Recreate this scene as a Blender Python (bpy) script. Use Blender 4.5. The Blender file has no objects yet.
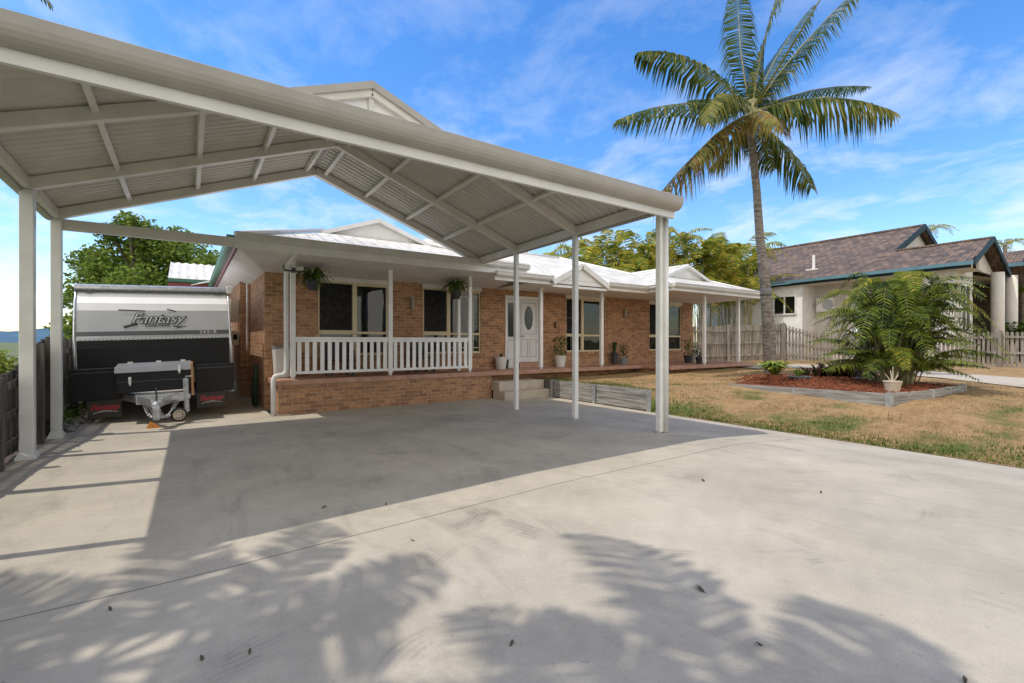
import bpy, math, random
from mathutils import Vector, Matrix
random.seed(7)
R = math.radians
S = bpy.context.scene
COL = S.collection

# ------------------------------------------------------------------ camera
# world axes: +x runs along the house front, +y runs away under the carport
cd = bpy.data.cameras.new('camera'); cam = bpy.data.objects.new('camera', cd); COL.objects.link(cam)
YAW = math.atan2(324, 473)
cam.location = (0, 0, 1.55); cam.rotation_euler = (R(90), 0, -YAW)
cd.sensor_width = 36; cd.lens = 473/1024*36; cd.clip_end = 6000; cd.clip_start = .05
S.camera = cam
# ------------------------------------------------------------------ sky and sun
SUN = Vector((-1.72, .40, 3.65)).normalized()
w = bpy.data.worlds.new('World'); S.world = w; w.use_nodes = True
nt = w.node_tree; N = nt.nodes; L = nt.links
bg = N['Background']; bg.inputs[1].default_value = .15
sky = N.new('ShaderNodeTexSky'); sky.sky_type = 'NISHITA'; sky.sun_disc = False
sky.sun_elevation = math.asin(SUN.z); sky.sun_rotation = math.atan2(SUN.x, SUN.y)
sky.air_density = 1.2; sky.dust_density = .3; sky.ozone_density = 3.0
tc = N.new('ShaderNodeTexCoord')
sep = N.new('ShaderNodeSeparateXYZ'); L.new(tc.outputs['Generated'], sep.inputs[0])
# flatten direction on to a high layer: x/(z+.12), y/(z+.12)
ad = N.new('ShaderNodeMath'); ad.operation = 'ADD'; ad.inputs[1].default_value = .16; L.new(sep.outputs[2], ad.inputs[0])
dx = N.new('ShaderNodeMath'); dx.operation = 'DIVIDE'; L.new(sep.outputs[0], dx.inputs[0]); L.new(ad.outputs[0], dx.inputs[1])
dy = N.new('ShaderNodeMath'); dy.operation = 'DIVIDE'; L.new(sep.outputs[1], dy.inputs[0]); L.new(ad.outputs[0], dy.inputs[1])
cb = N.new('ShaderNodeCombineXYZ'); L.new(dx.outputs[0], cb.inputs[0]); L.new(dy.outputs[0], cb.inputs[1])
mp = N.new('ShaderNodeMapping'); mp.inputs['Scale'].default_value = (1.15, .95, 1); mp.inputs['Rotation'].default_value = (0, 0, .9)
mp.inputs['Location'].default_value = (3.1, 1.7, 0)
L.new(cb.outputs[0], mp.inputs[0])
no = N.new('ShaderNodeTexNoise'); no.inputs['Scale'].default_value = 3.0; no.inputs['Detail'].default_value = 12
no.inputs['Roughness'].default_value = .63; no.inputs['Distortion'].default_value = .25; L.new(mp.outputs[0], no.inputs[0])
cr = N.new('ShaderNodeValToRGB'); cr.color_ramp.elements[0].position = .46; cr.color_ramp.elements[1].position = .74
cr.color_ramp.elements[0].color = (0, 0, 0, 1); cr.color_ramp.elements[1].color = (.62, .62, .62, 1); L.new(no.outputs[0], cr.inputs[0])
# clouds thicken low in the sky
lo = N.new('ShaderNodeMapRange'); lo.inputs[1].default_value = .0; lo.inputs[2].default_value = .5
lo.inputs[3].default_value = 1.6; lo.inputs[4].default_value = .4; L.new(sep.outputs[2], lo.inputs[0])
mul = N.new('ShaderNodeMath'); mul.operation = 'MULTIPLY'; mul.use_clamp = True
L.new(cr.outputs[0], mul.inputs[0]); L.new(lo.outputs[0], mul.inputs[1])
hsv = N.new('ShaderNodeHueSaturation'); hsv.inputs['Saturation'].default_value = 1.32; hsv.inputs['Value'].default_value = 1.42; hsv.inputs['Hue'].default_value = .508
L.new(sky.outputs[0], hsv.inputs['Color'])
mx = N.new('ShaderNodeMixRGB'); L.new(mul.outputs[0], mx.inputs[0]); L.new(hsv.outputs[0], mx.inputs[1])
mx.inputs[2].default_value = (6.2, 6.5, 6.9, 1)
# unseen bright cloud bank behind the camera, added to fill shaded front faces
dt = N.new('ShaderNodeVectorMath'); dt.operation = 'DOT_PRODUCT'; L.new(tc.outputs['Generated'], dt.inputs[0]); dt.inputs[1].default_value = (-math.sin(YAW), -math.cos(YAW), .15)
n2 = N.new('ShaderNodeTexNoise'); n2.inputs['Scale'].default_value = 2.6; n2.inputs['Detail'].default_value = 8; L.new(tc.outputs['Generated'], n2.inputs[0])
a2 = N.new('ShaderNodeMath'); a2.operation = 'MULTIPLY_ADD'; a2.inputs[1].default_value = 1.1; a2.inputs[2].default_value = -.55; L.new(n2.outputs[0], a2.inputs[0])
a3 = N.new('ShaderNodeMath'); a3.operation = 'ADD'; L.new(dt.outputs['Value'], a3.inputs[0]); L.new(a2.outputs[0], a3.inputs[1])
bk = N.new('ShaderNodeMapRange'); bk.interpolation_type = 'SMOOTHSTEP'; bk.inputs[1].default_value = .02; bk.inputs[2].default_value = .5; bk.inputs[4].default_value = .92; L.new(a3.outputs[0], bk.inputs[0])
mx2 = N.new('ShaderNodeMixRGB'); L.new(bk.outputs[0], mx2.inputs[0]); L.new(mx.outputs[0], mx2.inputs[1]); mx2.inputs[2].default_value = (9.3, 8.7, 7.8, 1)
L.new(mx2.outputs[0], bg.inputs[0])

sl = bpy.data.lights.new('sun', 'SUN'); sl.energy = 2.75; sl.angle = R(.5); sl.color = (1, .94, .84)
so = bpy.data.objects.new('sun', sl); COL.objects.link(so)
so.rotation_euler = (-SUN).to_track_quat('-Z', 'Y').to_euler(); so.location = (-20, 6, 40)
S.view_settings.view_transform = 'Standard'; S.view_settings.look = 'None'
S.view_settings.exposure = .16; S.view_settings.gamma = 1

# ------------------------------------------------------------------ materials
def newmat(name):
    m = bpy.data.materials.new(name); m.use_nodes = True
    return m, m.node_tree.nodes, m.node_tree.links, m.node_tree.nodes['Principled BSDF']
def rgb(c): return (c[0], c[1], c[2], 1)
def pos(N, L, kind='world'):
    if kind == 'world':
        g = N.new('ShaderNodeNewGeometry'); return g.outputs['Position']
    t = N.new('ShaderNodeTexCoord'); return t.outputs['Object']
def mottled(name, c1, c2, scale=4, rough=.6, bump=0, bscale=40, metal=0, detail=6, spec=.5, stretch=(1, 1, 1), kind='world', lo=.35, hi=.68, c3=None):
    """two-tone noise material with an optional fine bump"""
    m, N, L, p = newmat(name)
    mpn = N.new('ShaderNodeMapping'); mpn.inputs['Scale'].default_value = stretch; L.new(pos(N, L, kind), mpn.inputs[0])
    n = N.new('ShaderNodeTexNoise'); n.inputs['Scale'].default_value = scale; n.inputs['Detail'].default_value = detail
    n.inputs['Roughness'].default_value = .62; L.new(mpn.outputs[0], n.inputs[0])
    r = N.new('ShaderNodeValToRGB'); r.color_ramp.elements[0].position = lo; r.color_ramp.elements[1].position = hi
    r.color_ramp.elements[0].color = rgb(c1); r.color_ramp.elements[1].color = rgb(c2)
    if c3:
        e = r.color_ramp.elements.new((lo+hi)/2); e.color = rgb(c3)
    L.new(n.outputs[0], r.inputs[0]); L.new(r.outputs[0], p.inputs['Base Color'])
    p.inputs['Roughness'].default_value = rough; p.inputs['Metallic'].default_value = metal
    p.inputs['Specular IOR Level'].default_value = spec
    if bump:
        b = N.new('ShaderNodeTexNoise'); b.inputs['Scale'].default_value = bscale; b.inputs['Detail'].default_value = 4; L.new(mpn.outputs[0], b.inputs[0])
        bn = N.new('ShaderNodeBump'); bn.inputs['Strength'].default_value = bump; bn.inputs['Distance'].default_value = .02
        L.new(b.outputs[0], bn.inputs['Height']); L.new(bn.outputs[0], p.inputs['Normal'])
    return m
def paint(name, c, rough=.45, metal=0, v=.08, spec=.5):
    return mottled(name, [x*(1-v) for x in c], [min(1, x*(1+v)) for x in c], scale=2.5, rough=rough, metal=metal, spec=spec)

def brick_mat(name):
    m, N, L, p = newmat(name)
    g = N.new('ShaderNodeNewGeometry'); s = N.new('ShaderNodeSeparateXYZ'); L.new(g.outputs['Position'], s.inputs[0])
    a = N.new('ShaderNodeMath'); a.operation = 'ADD'; L.new(s.outputs[0], a.inputs[0]); L.new(s.outputs[1], a.inputs[1])
    c = N.new('ShaderNodeCombineXYZ'); L.new(a.outputs[0], c.inputs[0]); L.new(s.outputs[2], c.inputs[1])
    b = N.new('ShaderNodeTexBrick'); L.new(c.outputs[0], b.inputs[0])
    b.inputs['Scale'].default_value = 1; b.inputs['Brick Width'].default_value = .24; b.inputs['Row Height'].default_value = .086
    b.inputs['Mortar Size'].default_value = .007; b.inputs['Mortar Smooth'].default_value = .2; b.inputs['Bias'].default_value = -.1
    b.inputs['Color1'].default_value = (.46, .24, .115, 1); b.inputs['Color2'].default_value = (.25, .12, .062, 1)
    b.inputs['Mortar'].default_value = (.40, .32, .24, 1)
    n = N.new('ShaderNodeTexNoise'); n.inputs['Scale'].default_value = 14; n.inputs['Detail'].default_value = 6; L.new(g.outputs['Position'], n.inputs[0])
    h = N.new('ShaderNodeMapRange'); h.inputs[1].default_value = .3; h.inputs[2].default_value = .7; h.inputs[3].default_value = .75; h.inputs[4].default_value = 1.2
    L.new(n.outputs[0], h.inputs[0])
    mm = N.new('ShaderNodeVectorMath'); mm.operation = 'SCALE'; L.new(b.outputs[0], mm.inputs[0]); L.new(h.outputs[0], mm.inputs['Scale'])
    L.new(mm.outputs[0], p.inputs['Base Color']); p.inputs['Roughness'].default_value = .85
    bn = N.new('ShaderNodeBump'); bn.invert = True; bn.inputs['Strength'].default_value = .8; bn.inputs['Distance'].default_value = .008
    L.new(b.outputs['Fac'], bn.inputs['Height']); L.new(bn.outputs[0], p.inputs['Normal'])
    return m
def tile_mat(name, c1, c2, mortar, w_, h_, zk, bump=.8):
    """roof tiles: courses follow the height, joints follow the run"""
    m, N, L, p = newmat(name)
    g = N.new('ShaderNodeNewGeometry'); s = N.new('ShaderNodeSeparateXYZ'); L.new(g.outputs['Position'], s.inputs[0])
    nr = N.new('ShaderNodeSeparateXYZ'); L.new(g.outputs['Normal'], nr.inputs[0])
    ax = N.new('ShaderNodeMath'); ax.operation = 'ABSOLUTE'; L.new(nr.outputs[0], ax.inputs[0])
    ay = N.new('ShaderNodeMath'); ay.operation = 'ABSOLUTE'; L.new(nr.outputs[1], ay.inputs[0])
    gt = N.new('ShaderNodeMath'); gt.operation = 'GREATER_THAN'; L.new(ax.outputs[0], gt.inputs[0]); L.new(ay.outputs[0], gt.inputs[1])
    run = N.new('ShaderNodeMix'); run.data_type = 'FLOAT'; L.new(gt.outputs[0], run.inputs[0]); L.new(s.outputs[0], run.inputs[2]); L.new(s.outputs[1], run.inputs[3])
    zz = N.new('ShaderNodeMath'); zz.operation = 'MULTIPLY'; zz.inputs[1].default_value = zk; L.new(s.outputs[2], zz.inputs[0])
    c = N.new('ShaderNodeCombineXYZ'); L.new(run.outputs[0], c.inputs[0]); L.new(zz.outputs[0], c.inputs[1])
    b = N.new('ShaderNodeTexBrick'); L.new(c.outputs[0], b.inputs[0]); b.offset = .0 if bump > 1 else .5
    b.inputs['Scale'].default_value = 1; b.inputs['Brick Width'].default_value = w_; b.inputs['Row Height'].default_value = h_
    b.inputs['Mortar Size'].default_value = .022; b.inputs['Mortar Smooth'].default_value = .6
    b.inputs['Color1'].default_value = rgb(c1); b.inputs['Color2'].default_value = rgb(c2); b.inputs['Mortar'].default_value = rgb(mortar)
    n = N.new('ShaderNodeTexNoise'); n.inputs['Scale'].default_value = 2.2; n.inputs['Detail'].default_value = 7; L.new(g.outputs['Position'], n.inputs[0])
    h = N.new('ShaderNodeMapRange'); h.inputs[1].default_value = .3; h.inputs[2].default_value = .7; h.inputs[3].default_value = .8; h.inputs[4].default_value = 1.15
    L.new(n.outputs[0], h.inputs[0])
    mm = N.new('ShaderNodeVectorMath'); mm.operation = 'SCALE'; L.new(b.outputs[0], mm.inputs[0]); L.new(h.outputs[0], mm.inputs['Scale'])
    L.new(mm.outputs[0], p.inputs['Base Color']); p.inputs['Roughness'].default_value = .75
    wv = N.new('ShaderNodeMath'); wv.operation = 'MULTIPLY'; wv.inputs[1].default_value = 6.2832/w_; L.new(run.outputs[0], wv.inputs[0])
    sn = N.new('ShaderNodeMath'); sn.operation = 'SINE'; L.new(wv.outputs[0], sn.inputs[0])
    fr = N.new('ShaderNodeMath'); fr.operation = 'DIVIDE'; fr.inputs[1].default_value = h_; L.new(zz.outputs[0], fr.inputs[0])
    f2 = N.new('ShaderNodeMath'); f2.operation = 'FRACT'; L.new(fr.outputs[0], f2.inputs[0])
    su = N.new('ShaderNodeMath'); su.operation = 'SUBTRACT'; L.new(sn.outputs[0], su.inputs[0]); L.new(f2.outputs[0], su.inputs[1])
    bn = N.new('ShaderNodeBump'); bn.inputs['Strength'].default_value = min(bump, 1); bn.inputs['Distance'].default_value = .02
    L.new(su.outputs[0], bn.inputs['Height']); L.new(bn.outputs[0], p.inputs['Normal'])
    return m
def concrete_mat(name):
    m, N, L, p = newmat(name)
    g = N.new('ShaderNodeNewGeometry'); P = g.outputs['Position']
    def noise(sc, det=6, st=(1, 1, 1), ro=.6, dist=0):
        mpn = N.new('ShaderNodeMapping'); mpn.inputs['Scale'].default_value = st; mpn.inputs['Rotation'].default_value = (0, 0, .5); L.new(P, mpn.inputs[0])
        n = N.new('ShaderNodeTexNoise'); n.inputs['Scale'].default_value = sc; n.inputs['Detail'].default_value = det
        n.inputs['Roughness'].default_value = ro; n.inputs['Distortion'].default_value = dist; L.new(mpn.outputs[0], n.inputs[0]); return n.outputs[0]
    def rmp(x, a, b, lo, hi):
        h = N.new('ShaderNodeMapRange'); h.inputs[1].default_value = a; h.inputs[2].default_value = b; h.inputs[3].default_value = lo; h.inputs[4].default_value = hi
        L.new(x, h.inputs[0]); return h.outputs[0]
    def m2(a, b, op='MULTIPLY'):
        q = N.new('ShaderNodeMath'); q.operation = op
        for i, x in enumerate((a, b)):
            if isinstance(x, (int, float)): q.inputs[i].default_value = x
            else: L.new(x, q.inputs[i])
        return q.outputs[0]
    f = m2(rmp(noise(.9, 7), .3, .7, .80, 1.12), rmp(noise(7, 8, ro=.7), .3, .7, .92, 1.06))
    f = m2(f, rmp(noise(2.2, 8, (1, .28, 1), .75, 1.2), -.0+.52, .70, 1, .80))        # dragged scuffs
    f = m2(f, rmp(noise(120, 3), .3, .75, .9, 1.08))                             # sandy grain
    f = m2(f, rmp(noise(26, 2), .70, .76, 1, .72))                               # specks
    # curved tyre scuffs round two turning points
    s = N.new('ShaderNodeSeparateXYZ'); L.new(P, s.inputs[0])
    def arc(cx, cy, r0, r1, amt):
        dd = N.new('ShaderNodeCombineXYZ'); L.new(m2(s.outputs[0], -cx, 'ADD'), dd.inputs[0]); L.new(m2(s.outputs[1], -cy, 'ADD'), dd.inputs[1])
        ln = N.new('ShaderNodeVectorMath'); ln.operation = 'LENGTH'; L.new(dd.outputs[0], ln.inputs[0]); d = ln.outputs['Value']
        band = m2(rmp(d, r0, r0+.04, 0, 1), rmp(d, r1-.04, r1, 1, 0))
        band = m2(band, rmp(noise(1.6, 5), .5, .66, 0, 1))
        ring = rmp(m2(m2(d, 150, 'MULTIPLY'), 1, 'SINE'), -1, 1, .4, 1)
        return m2(1, m2(m2(band, ring), amt), 'SUBTRACT')
    for a in ((.95, 1.75, .14, .42, .42), (4.2, 3.3, 2.1, 2.35, .3), (3.2, 7.2, 1.4, 1.65, .3), (-.4, 5.8, 3.3, 3.55, .24), (6.2, 1.2, 2.5, 2.75, .25), (1.9, 4.4, .5, .9, .2), (2.5, -1.5, 4.6, 4.85, .22), (3.3, -1.2, 5.8, 6.0, .18)):
        f = m2(f, arc(*a))
    # saw-cut control joints
    def joint(c, axis, wdt=.007):
        d = m2(m2(s.outputs[axis], -c, 'ADD'), 0, 'ABSOLUTE'); return rmp(d, wdt*.5, wdt*1.3, .33, 1)
    for c, ax in ((3.53, 1), (10.35, 1), (-2.6, 1)): f = m2(f, joint(c, ax))
    col = N.new('ShaderNodeMixRGB'); L.new(rmp(noise(.5, 4), .35, .65, 0, 1), col.inputs[0])
    col.inputs[1].default_value = (.465, .415, .330, 1); col.inputs[2].default_value = (.44, .395, .322, 1)
    vm = N.new('ShaderNodeVectorMath'); vm.operation = 'SCALE'; L.new(col.outputs[0], vm.inputs[0]); L.new(f, vm.inputs['Scale'])
    L.new(vm.outputs[0], p.inputs['Base Color']); p.inputs['Roughness'].default_value = .8; p.inputs['Specular IOR Level'].default_value = .3
    bn = N.new('ShaderNodeBump'); bn.inputs['Strength'].default_value = .25; bn.inputs['Distance'].default_value = .004
    L.new(noise(90, 4), bn.inputs['Height']); L.new(bn.outputs[0], p.inputs['Normal'])
    return m
def lawn_mat(name):
    m, N, L, p = newmat(name)
    g = N.new('ShaderNodeNewGeometry'); P = g.outputs['Position']
    def noise(sc, det=6, ro=.6):
        n = N.new('ShaderNodeTexNoise'); n.inputs['Scale'].default_value = sc; n.inputs['Detail'].default_value = det
        n.inputs['Roughness'].default_value = ro; L.new(P, n.inputs[0]); return n.outputs[0]
    r = N.new('ShaderNodeValToRGB'); e = r.color_ramp.elements
    e[0].position = .3; e[0].color = (.19, .12, .055, 1); e[1].position = .72; e[1].color = (.50, .34, .19, 1)
    k = e.new(.5); k.color = (.36, .235, .12, 1); mxn = N.new('ShaderNodeMath'); mxn.operation = 'MULTIPLY_ADD'; mxn.inputs[1].default_value = .55; L.new(noise(9, 8, .75), mxn.inputs[0])
    mx3 = N.new('ShaderNodeMath'); mx3.operation = 'MULTIPLY'; mx3.inputs[1].default_value = .45; L.new(noise(1.4, 6, .7), mx3.inputs[0]); L.new(mx3.outputs[0], mxn.inputs[2]); L.new(mxn.outputs[0], r.inputs[0])
    gr = N.new('ShaderNodeValToRGB'); ge = gr.color_ramp.elements
    ge[0].position = .3; ge[0].color = (.05, .085, .018, 1); ge[1].position = .7; ge[1].color = (.17, .19, .06, 1); L.new(noise(16, 6, .7), gr.inputs[0])
    # greener where it borders the slab
    s = N.new('ShaderNodeSeparateXYZ'); L.new(P, s.inputs[0])
    h = N.new('ShaderNodeMapRange'); h.inputs[1].default_value = 8.5; h.inputs[2].default_value = 9.7; h.inputs[3].default_value = .16; h.inputs[4].default_value = 0; L.new(s.outputs[0], h.inputs[0])
    a = N.new('ShaderNodeMath'); a.operation = 'ADD'; L.new(noise(.9, 5), a.inputs[0]); L.new(h.outputs[0], a.inputs[1])
    f = N.new('ShaderNodeMapRange'); f.inputs[1].default_value = .54; f.inputs[2].default_value = .68; L.new(a.outputs[0], f.inputs[0])
    mx = N.new('ShaderNodeMixRGB'); L.new(f.outputs[0], mx.inputs[0]); L.new(r.outputs[0], mx.inputs[1]); L.new(gr.outputs[0], mx.inputs[2])
    L.new(mx.outputs[0], p.inputs['Base Color']); p.inputs['Roughness'].default_value = .95; p.inputs['Specular IOR Level'].default_value = .1
    bn = N.new('ShaderNodeBump'); bn.inputs['Strength'].default_value = .9; bn.inputs['Distance'].default_value = .03
    L.new(noise(45, 5, .7), bn.inputs['Height']); L.new(bn.outputs[0], p.inputs['Normal'])
    return m
def leaf(name, c1, c2, trans=.25, scale=3):
    m = mottled(name, c1, c2, scale=scale, rough=.6, spec=.15)
    N = m.node_tree.nodes; L = m.node_tree.links; p = N['Principled BSDF']; out = N['Material Output']
    t = N.new('ShaderNodeBsdfTranslucent'); ms = N.new('ShaderNodeMixShader'); ms.inputs[0].default_value = trans
    src = p.inputs['Base Color'].links[0].from_socket; L.new(src, t.inputs[0])
    L.new(p.outputs[0], ms.inputs[1]); L.new(t.outputs[0], ms.inputs[2]); L.new(ms.outputs[0], out.inputs[0])
    return m
def glass_mat(name, c=(.42, .44, .45)):
    """clear pane: Fresnel mirror over a tinted see-through sheet"""
    m, N, L, p = newmat(name)
    g = N.new('ShaderNodeNewGeometry'); n = N.new('ShaderNodeTexNoise'); n.inputs['Scale'].default_value = 1.3; L.new(g.outputs['Position'], n.inputs[0])
    b = N.new('ShaderNodeBump'); b.inputs['Strength'].default_value = .08; b.inputs['Distance'].default_value = .05; L.new(n.outputs[0], b.inputs['Height'])
    t = N.new('ShaderNodeBsdfTransparent'); t.inputs[0].default_value = rgb(c); gl = N.new('ShaderNodeBsdfGlossy'); gl.inputs['Roughness'].default_value = .015; L.new(b.outputs[0], gl.inputs['Normal'])
    f = N.new('ShaderNodeFresnel'); f.inputs[0].default_value = 1.6; ms = N.new('ShaderNodeMixShader'); L.new(f.outputs[0], ms.inputs[0]); L.new(t.outputs[0], ms.inputs[1]); L.new(gl.outputs[0], ms.inputs[2])
    L.new(ms.outputs[0], N['Material Output'].inputs[0]); return m

M = {}
M['concrete'] = concrete_mat('driveway_concrete')
M['lawn'] = lawn_mat('dry_lawn')
M['brick'] = brick_mat('tan_brick')
M['white'] = paint('white_paint', (.78, .775, .765), .4)
M['soffit'] = paint('soffit_white', (.76, .745, .72), .6)
M['frame'] = paint('cream_frame', (.60, .50, .31), .35)
M['lowframe'] = paint('white_frame', (.66, .64, .58), .35)
M['carport'] = paint('carport_paint', (.39, .365, .33), .4)
M['cpost'] = paint('carport_post_paint', (.70, .695, .675), .35)
M['rafter'] = paint('carport_rafter_paint', (.68, .655, .60), .35)
M['sheet'] = paint('carport_sheet', (.54, .515, .465), .4)
M['roofwhite'] = tile_mat('white_roof_tiles', (.74, .71, .65), (.68, .655, .60), (.45, .43, .39), .3, .33, 2.9, .6)
M['gutter'] = paint('gutter_paint', (.63, .62, .60), .35)
M['green'] = paint('green_gutter', (.07, .20, .14), .4)
M['maroon'] = paint('maroon_fascia', (.23, .05, .045), .5)
M['slab'] = mottled('terracotta_tiles', (.33, .17, .11), (.47, .28, .20), 6, .55)
M['glass'] = glass_mat('window_glass')
M['dark'] = paint('dark_interior', (.006, .006, .007), .8)
M['mesh'] = paint('security_mesh', (.025, .025, .026), .5)
M['door'] = paint('door_white', (.66, .66, .66), .4)
M['groove'] = paint('door_groove', (.34, .35, .38), .5)
M['lead'] = mottled('leaded_glass', (.012, .018, .018), (.06, .075, .07), 30, .15)
M['timber'] = mottled('weathered_timber', (.14, .125, .105), (.34, .31, .27), 9, .85, .4, 60, stretch=(1, 1, .12), c3=(.24, .215, .18))
M['timberdark'] = mottled('old_dark_timber', (.045, .04, .035), (.17, .15, .125), 9, .9, .4, 60, stretch=(1, 1, .12), c3=(.10, .088, .075))
M['sleeper'] = mottled('grey_sleeper', (.17, .165, .155), (.40, .39, .36), 7, .9, .5, 50, stretch=(.25, .25, 3), c3=(.29, .28, .26))
M['steel'] = mottled('galvanised_steel', (.33, .34, .35), (.55, .56, .57), 14, .4, metal=.5)
M['mulch'] = mottled('red_mulch', (.07, .02, .01), (.38, .13, .055), 24, .95, 1, 60, c3=(.22, .066, .026))
M['chip'] = mottled('bark_chip', (.12, .03, .015), (.42, .16, .07), 20, .95, c3=(.24, .075, .03))
M['soil'] = mottled('garden_soil', (.03, .022, .016), (.13, .09, .06), 18, .95, 1, 50)
M['path'] = mottled('path_concrete', (.40, .345, .275), (.52, .455, .37), 5, .85)
M['trunk'] = mottled('palm_bark', (.12, .10, .085), (.40, .355, .31), 5, .9, .8, 14, stretch=(1, 1, 3.5), c3=(.25, .22, .19))
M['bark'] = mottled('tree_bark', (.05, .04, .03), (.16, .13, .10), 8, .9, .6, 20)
M['palmgreen'] = leaf('palm_leaf_green', (.035, .065, .014), (.11, .16, .035), .42)
M['palmyellow'] = leaf('palm_leaf_yellow', (.15, .16, .04), (.34, .31, .09), .42)
M['palmbrown'] = leaf('palm_leaf_brown', (.17, .085, .02), (.32, .17, .05), .3)
M['arecagreen'] = leaf('areca_green', (.09, .14, .018), (.29, .34, .05), .42)
M['arecayellow'] = leaf('areca_yellow', (.36, .33, .03), (.58, .46, .07), .45)
M['deepgreen'] = leaf('deep_leaf', (.02, .042, .012), (.07, .11, .03), .25)
M['treeleaf'] = leaf('tree_leaf', (.13, .20, .025), (.32, .40, .08), .5)
M['treeleaf2'] = leaf('tree_leaf_dark', (.05, .09, .015), (.14, .20, .04), .4)
M['fern'] = leaf('fern_leaf', (.06, .12, .02), (.18, .27, .05), .35)
M['lime'] = leaf('lime_leaf', (.20, .26, .03), (.42, .45, .10), .3)
M['stem'] = mottled('palm_stem', (.20, .19, .08), (.36, .33, .17), 6, .6)
M['bluetrim'] = paint('blue_trim', (.10, .21, .26), .5)
M['bluedark'] = paint('dark_blue_trim', (.012, .03, .04), .6, spec=.2)
M['render'] = paint('white_render', (.82, .82, .82), .8)
M['cream'] = paint('cream_render', (.60, .58, .53), .8)
M['browntile'] = tile_mat('brown_roof_tiles', (.21, .14, .095), (.085, .062, .048), (.04, .03, .025), .33, .34, 2.3, .9)
M['vanwhite'] = paint('van_white', (.84, .84, .84), .25, v=.03)
M['vangrey'] = paint('van_grey', (.42, .425, .43), .28, v=.03)
M['vanstripe'] = paint('van_stripe', (.10, .105, .11), .3)
M['vanblack'] = paint('van_black', (.011, .011, .013), .5, v=.2, spec=.3)
M['checker'] = mottled('black_checker_plate', (.006, .006, .007), (.016, .016, .018), 60, .55, spec=.3)
M['boxlid'] = paint('toolbox_lid', (.20, .21, .225), .4)
M['alu'] = mottled('aluminium', (.50, .51, .52), (.72, .73, .74), 9, .3, metal=.7)
M['rubber'] = paint('rubber', (.02, .02, .02), .75)
M['flap'] = paint('mud_flap', (.045, .038, .035), .6)
M['red'] = paint('red_print', (.42, .03, .035), .4)
M['silver'] = paint('silver_print', (.55, .56, .57), .35)
M['ink'] = paint('dark_print', (.05, .052, .058), .4)
M['orange'] = paint('orange_plastic', (.62, .22, .03), .45)
M['rope'] = paint('tan_board', (.45, .23, .09), .7)
M['potwhite'] = paint('white_pot', (.62, .61, .58), .4)
M['potdark'] = paint('dark_pot', (.035, .037, .042), .5)
M['pott'] = paint('terracotta_pot', (.30, .10, .05), .7)
M['potcream'] = mottled('cream_pot', (.45, .38, .27), (.60, .53, .42), 12, .8)
M['stone'] = mottled('garden_stone', (.10, .095, .09), (.27, .25, .23), 12, .9, .6, 25)
M['brownleaf'] = leaf('bromeliad_leaf', (.09, .05, .04), (.24, .15, .12), .15)
M['hill'] = mottled('far_hill_haze', (.07, .13, .20), (.10, .18, .25), .01, 1, spec=0)  # distance haze is put into this muted blue-green hill colour
M['field'] = mottled('far_ground', (.10, .13, .06), (.2, .2, .11), .05, 1, spec=.1)
M['meter'] = paint('meter_box', (.48, .42, .32), .5)
M['hose'] = paint('hose_green', (.015, .05, .03), .5)
M['lamp'] = paint('lamp_body', (.30, .26, .20), .35)
M['white2'] = paint('tank_white', (.80, .80, .80), .4)
M['deadleaf'] = mottled('dead_leaf', (.05, .04, .03), (.13, .10, .07), 40, .9)
M['blade_g'] = leaf('grass_green', (.06, .11, .02), (.17, .21, .05), .2)
M['blade_d'] = leaf('grass_dry', (.27, .185, .095), (.50, .37, .21), .2)

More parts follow.
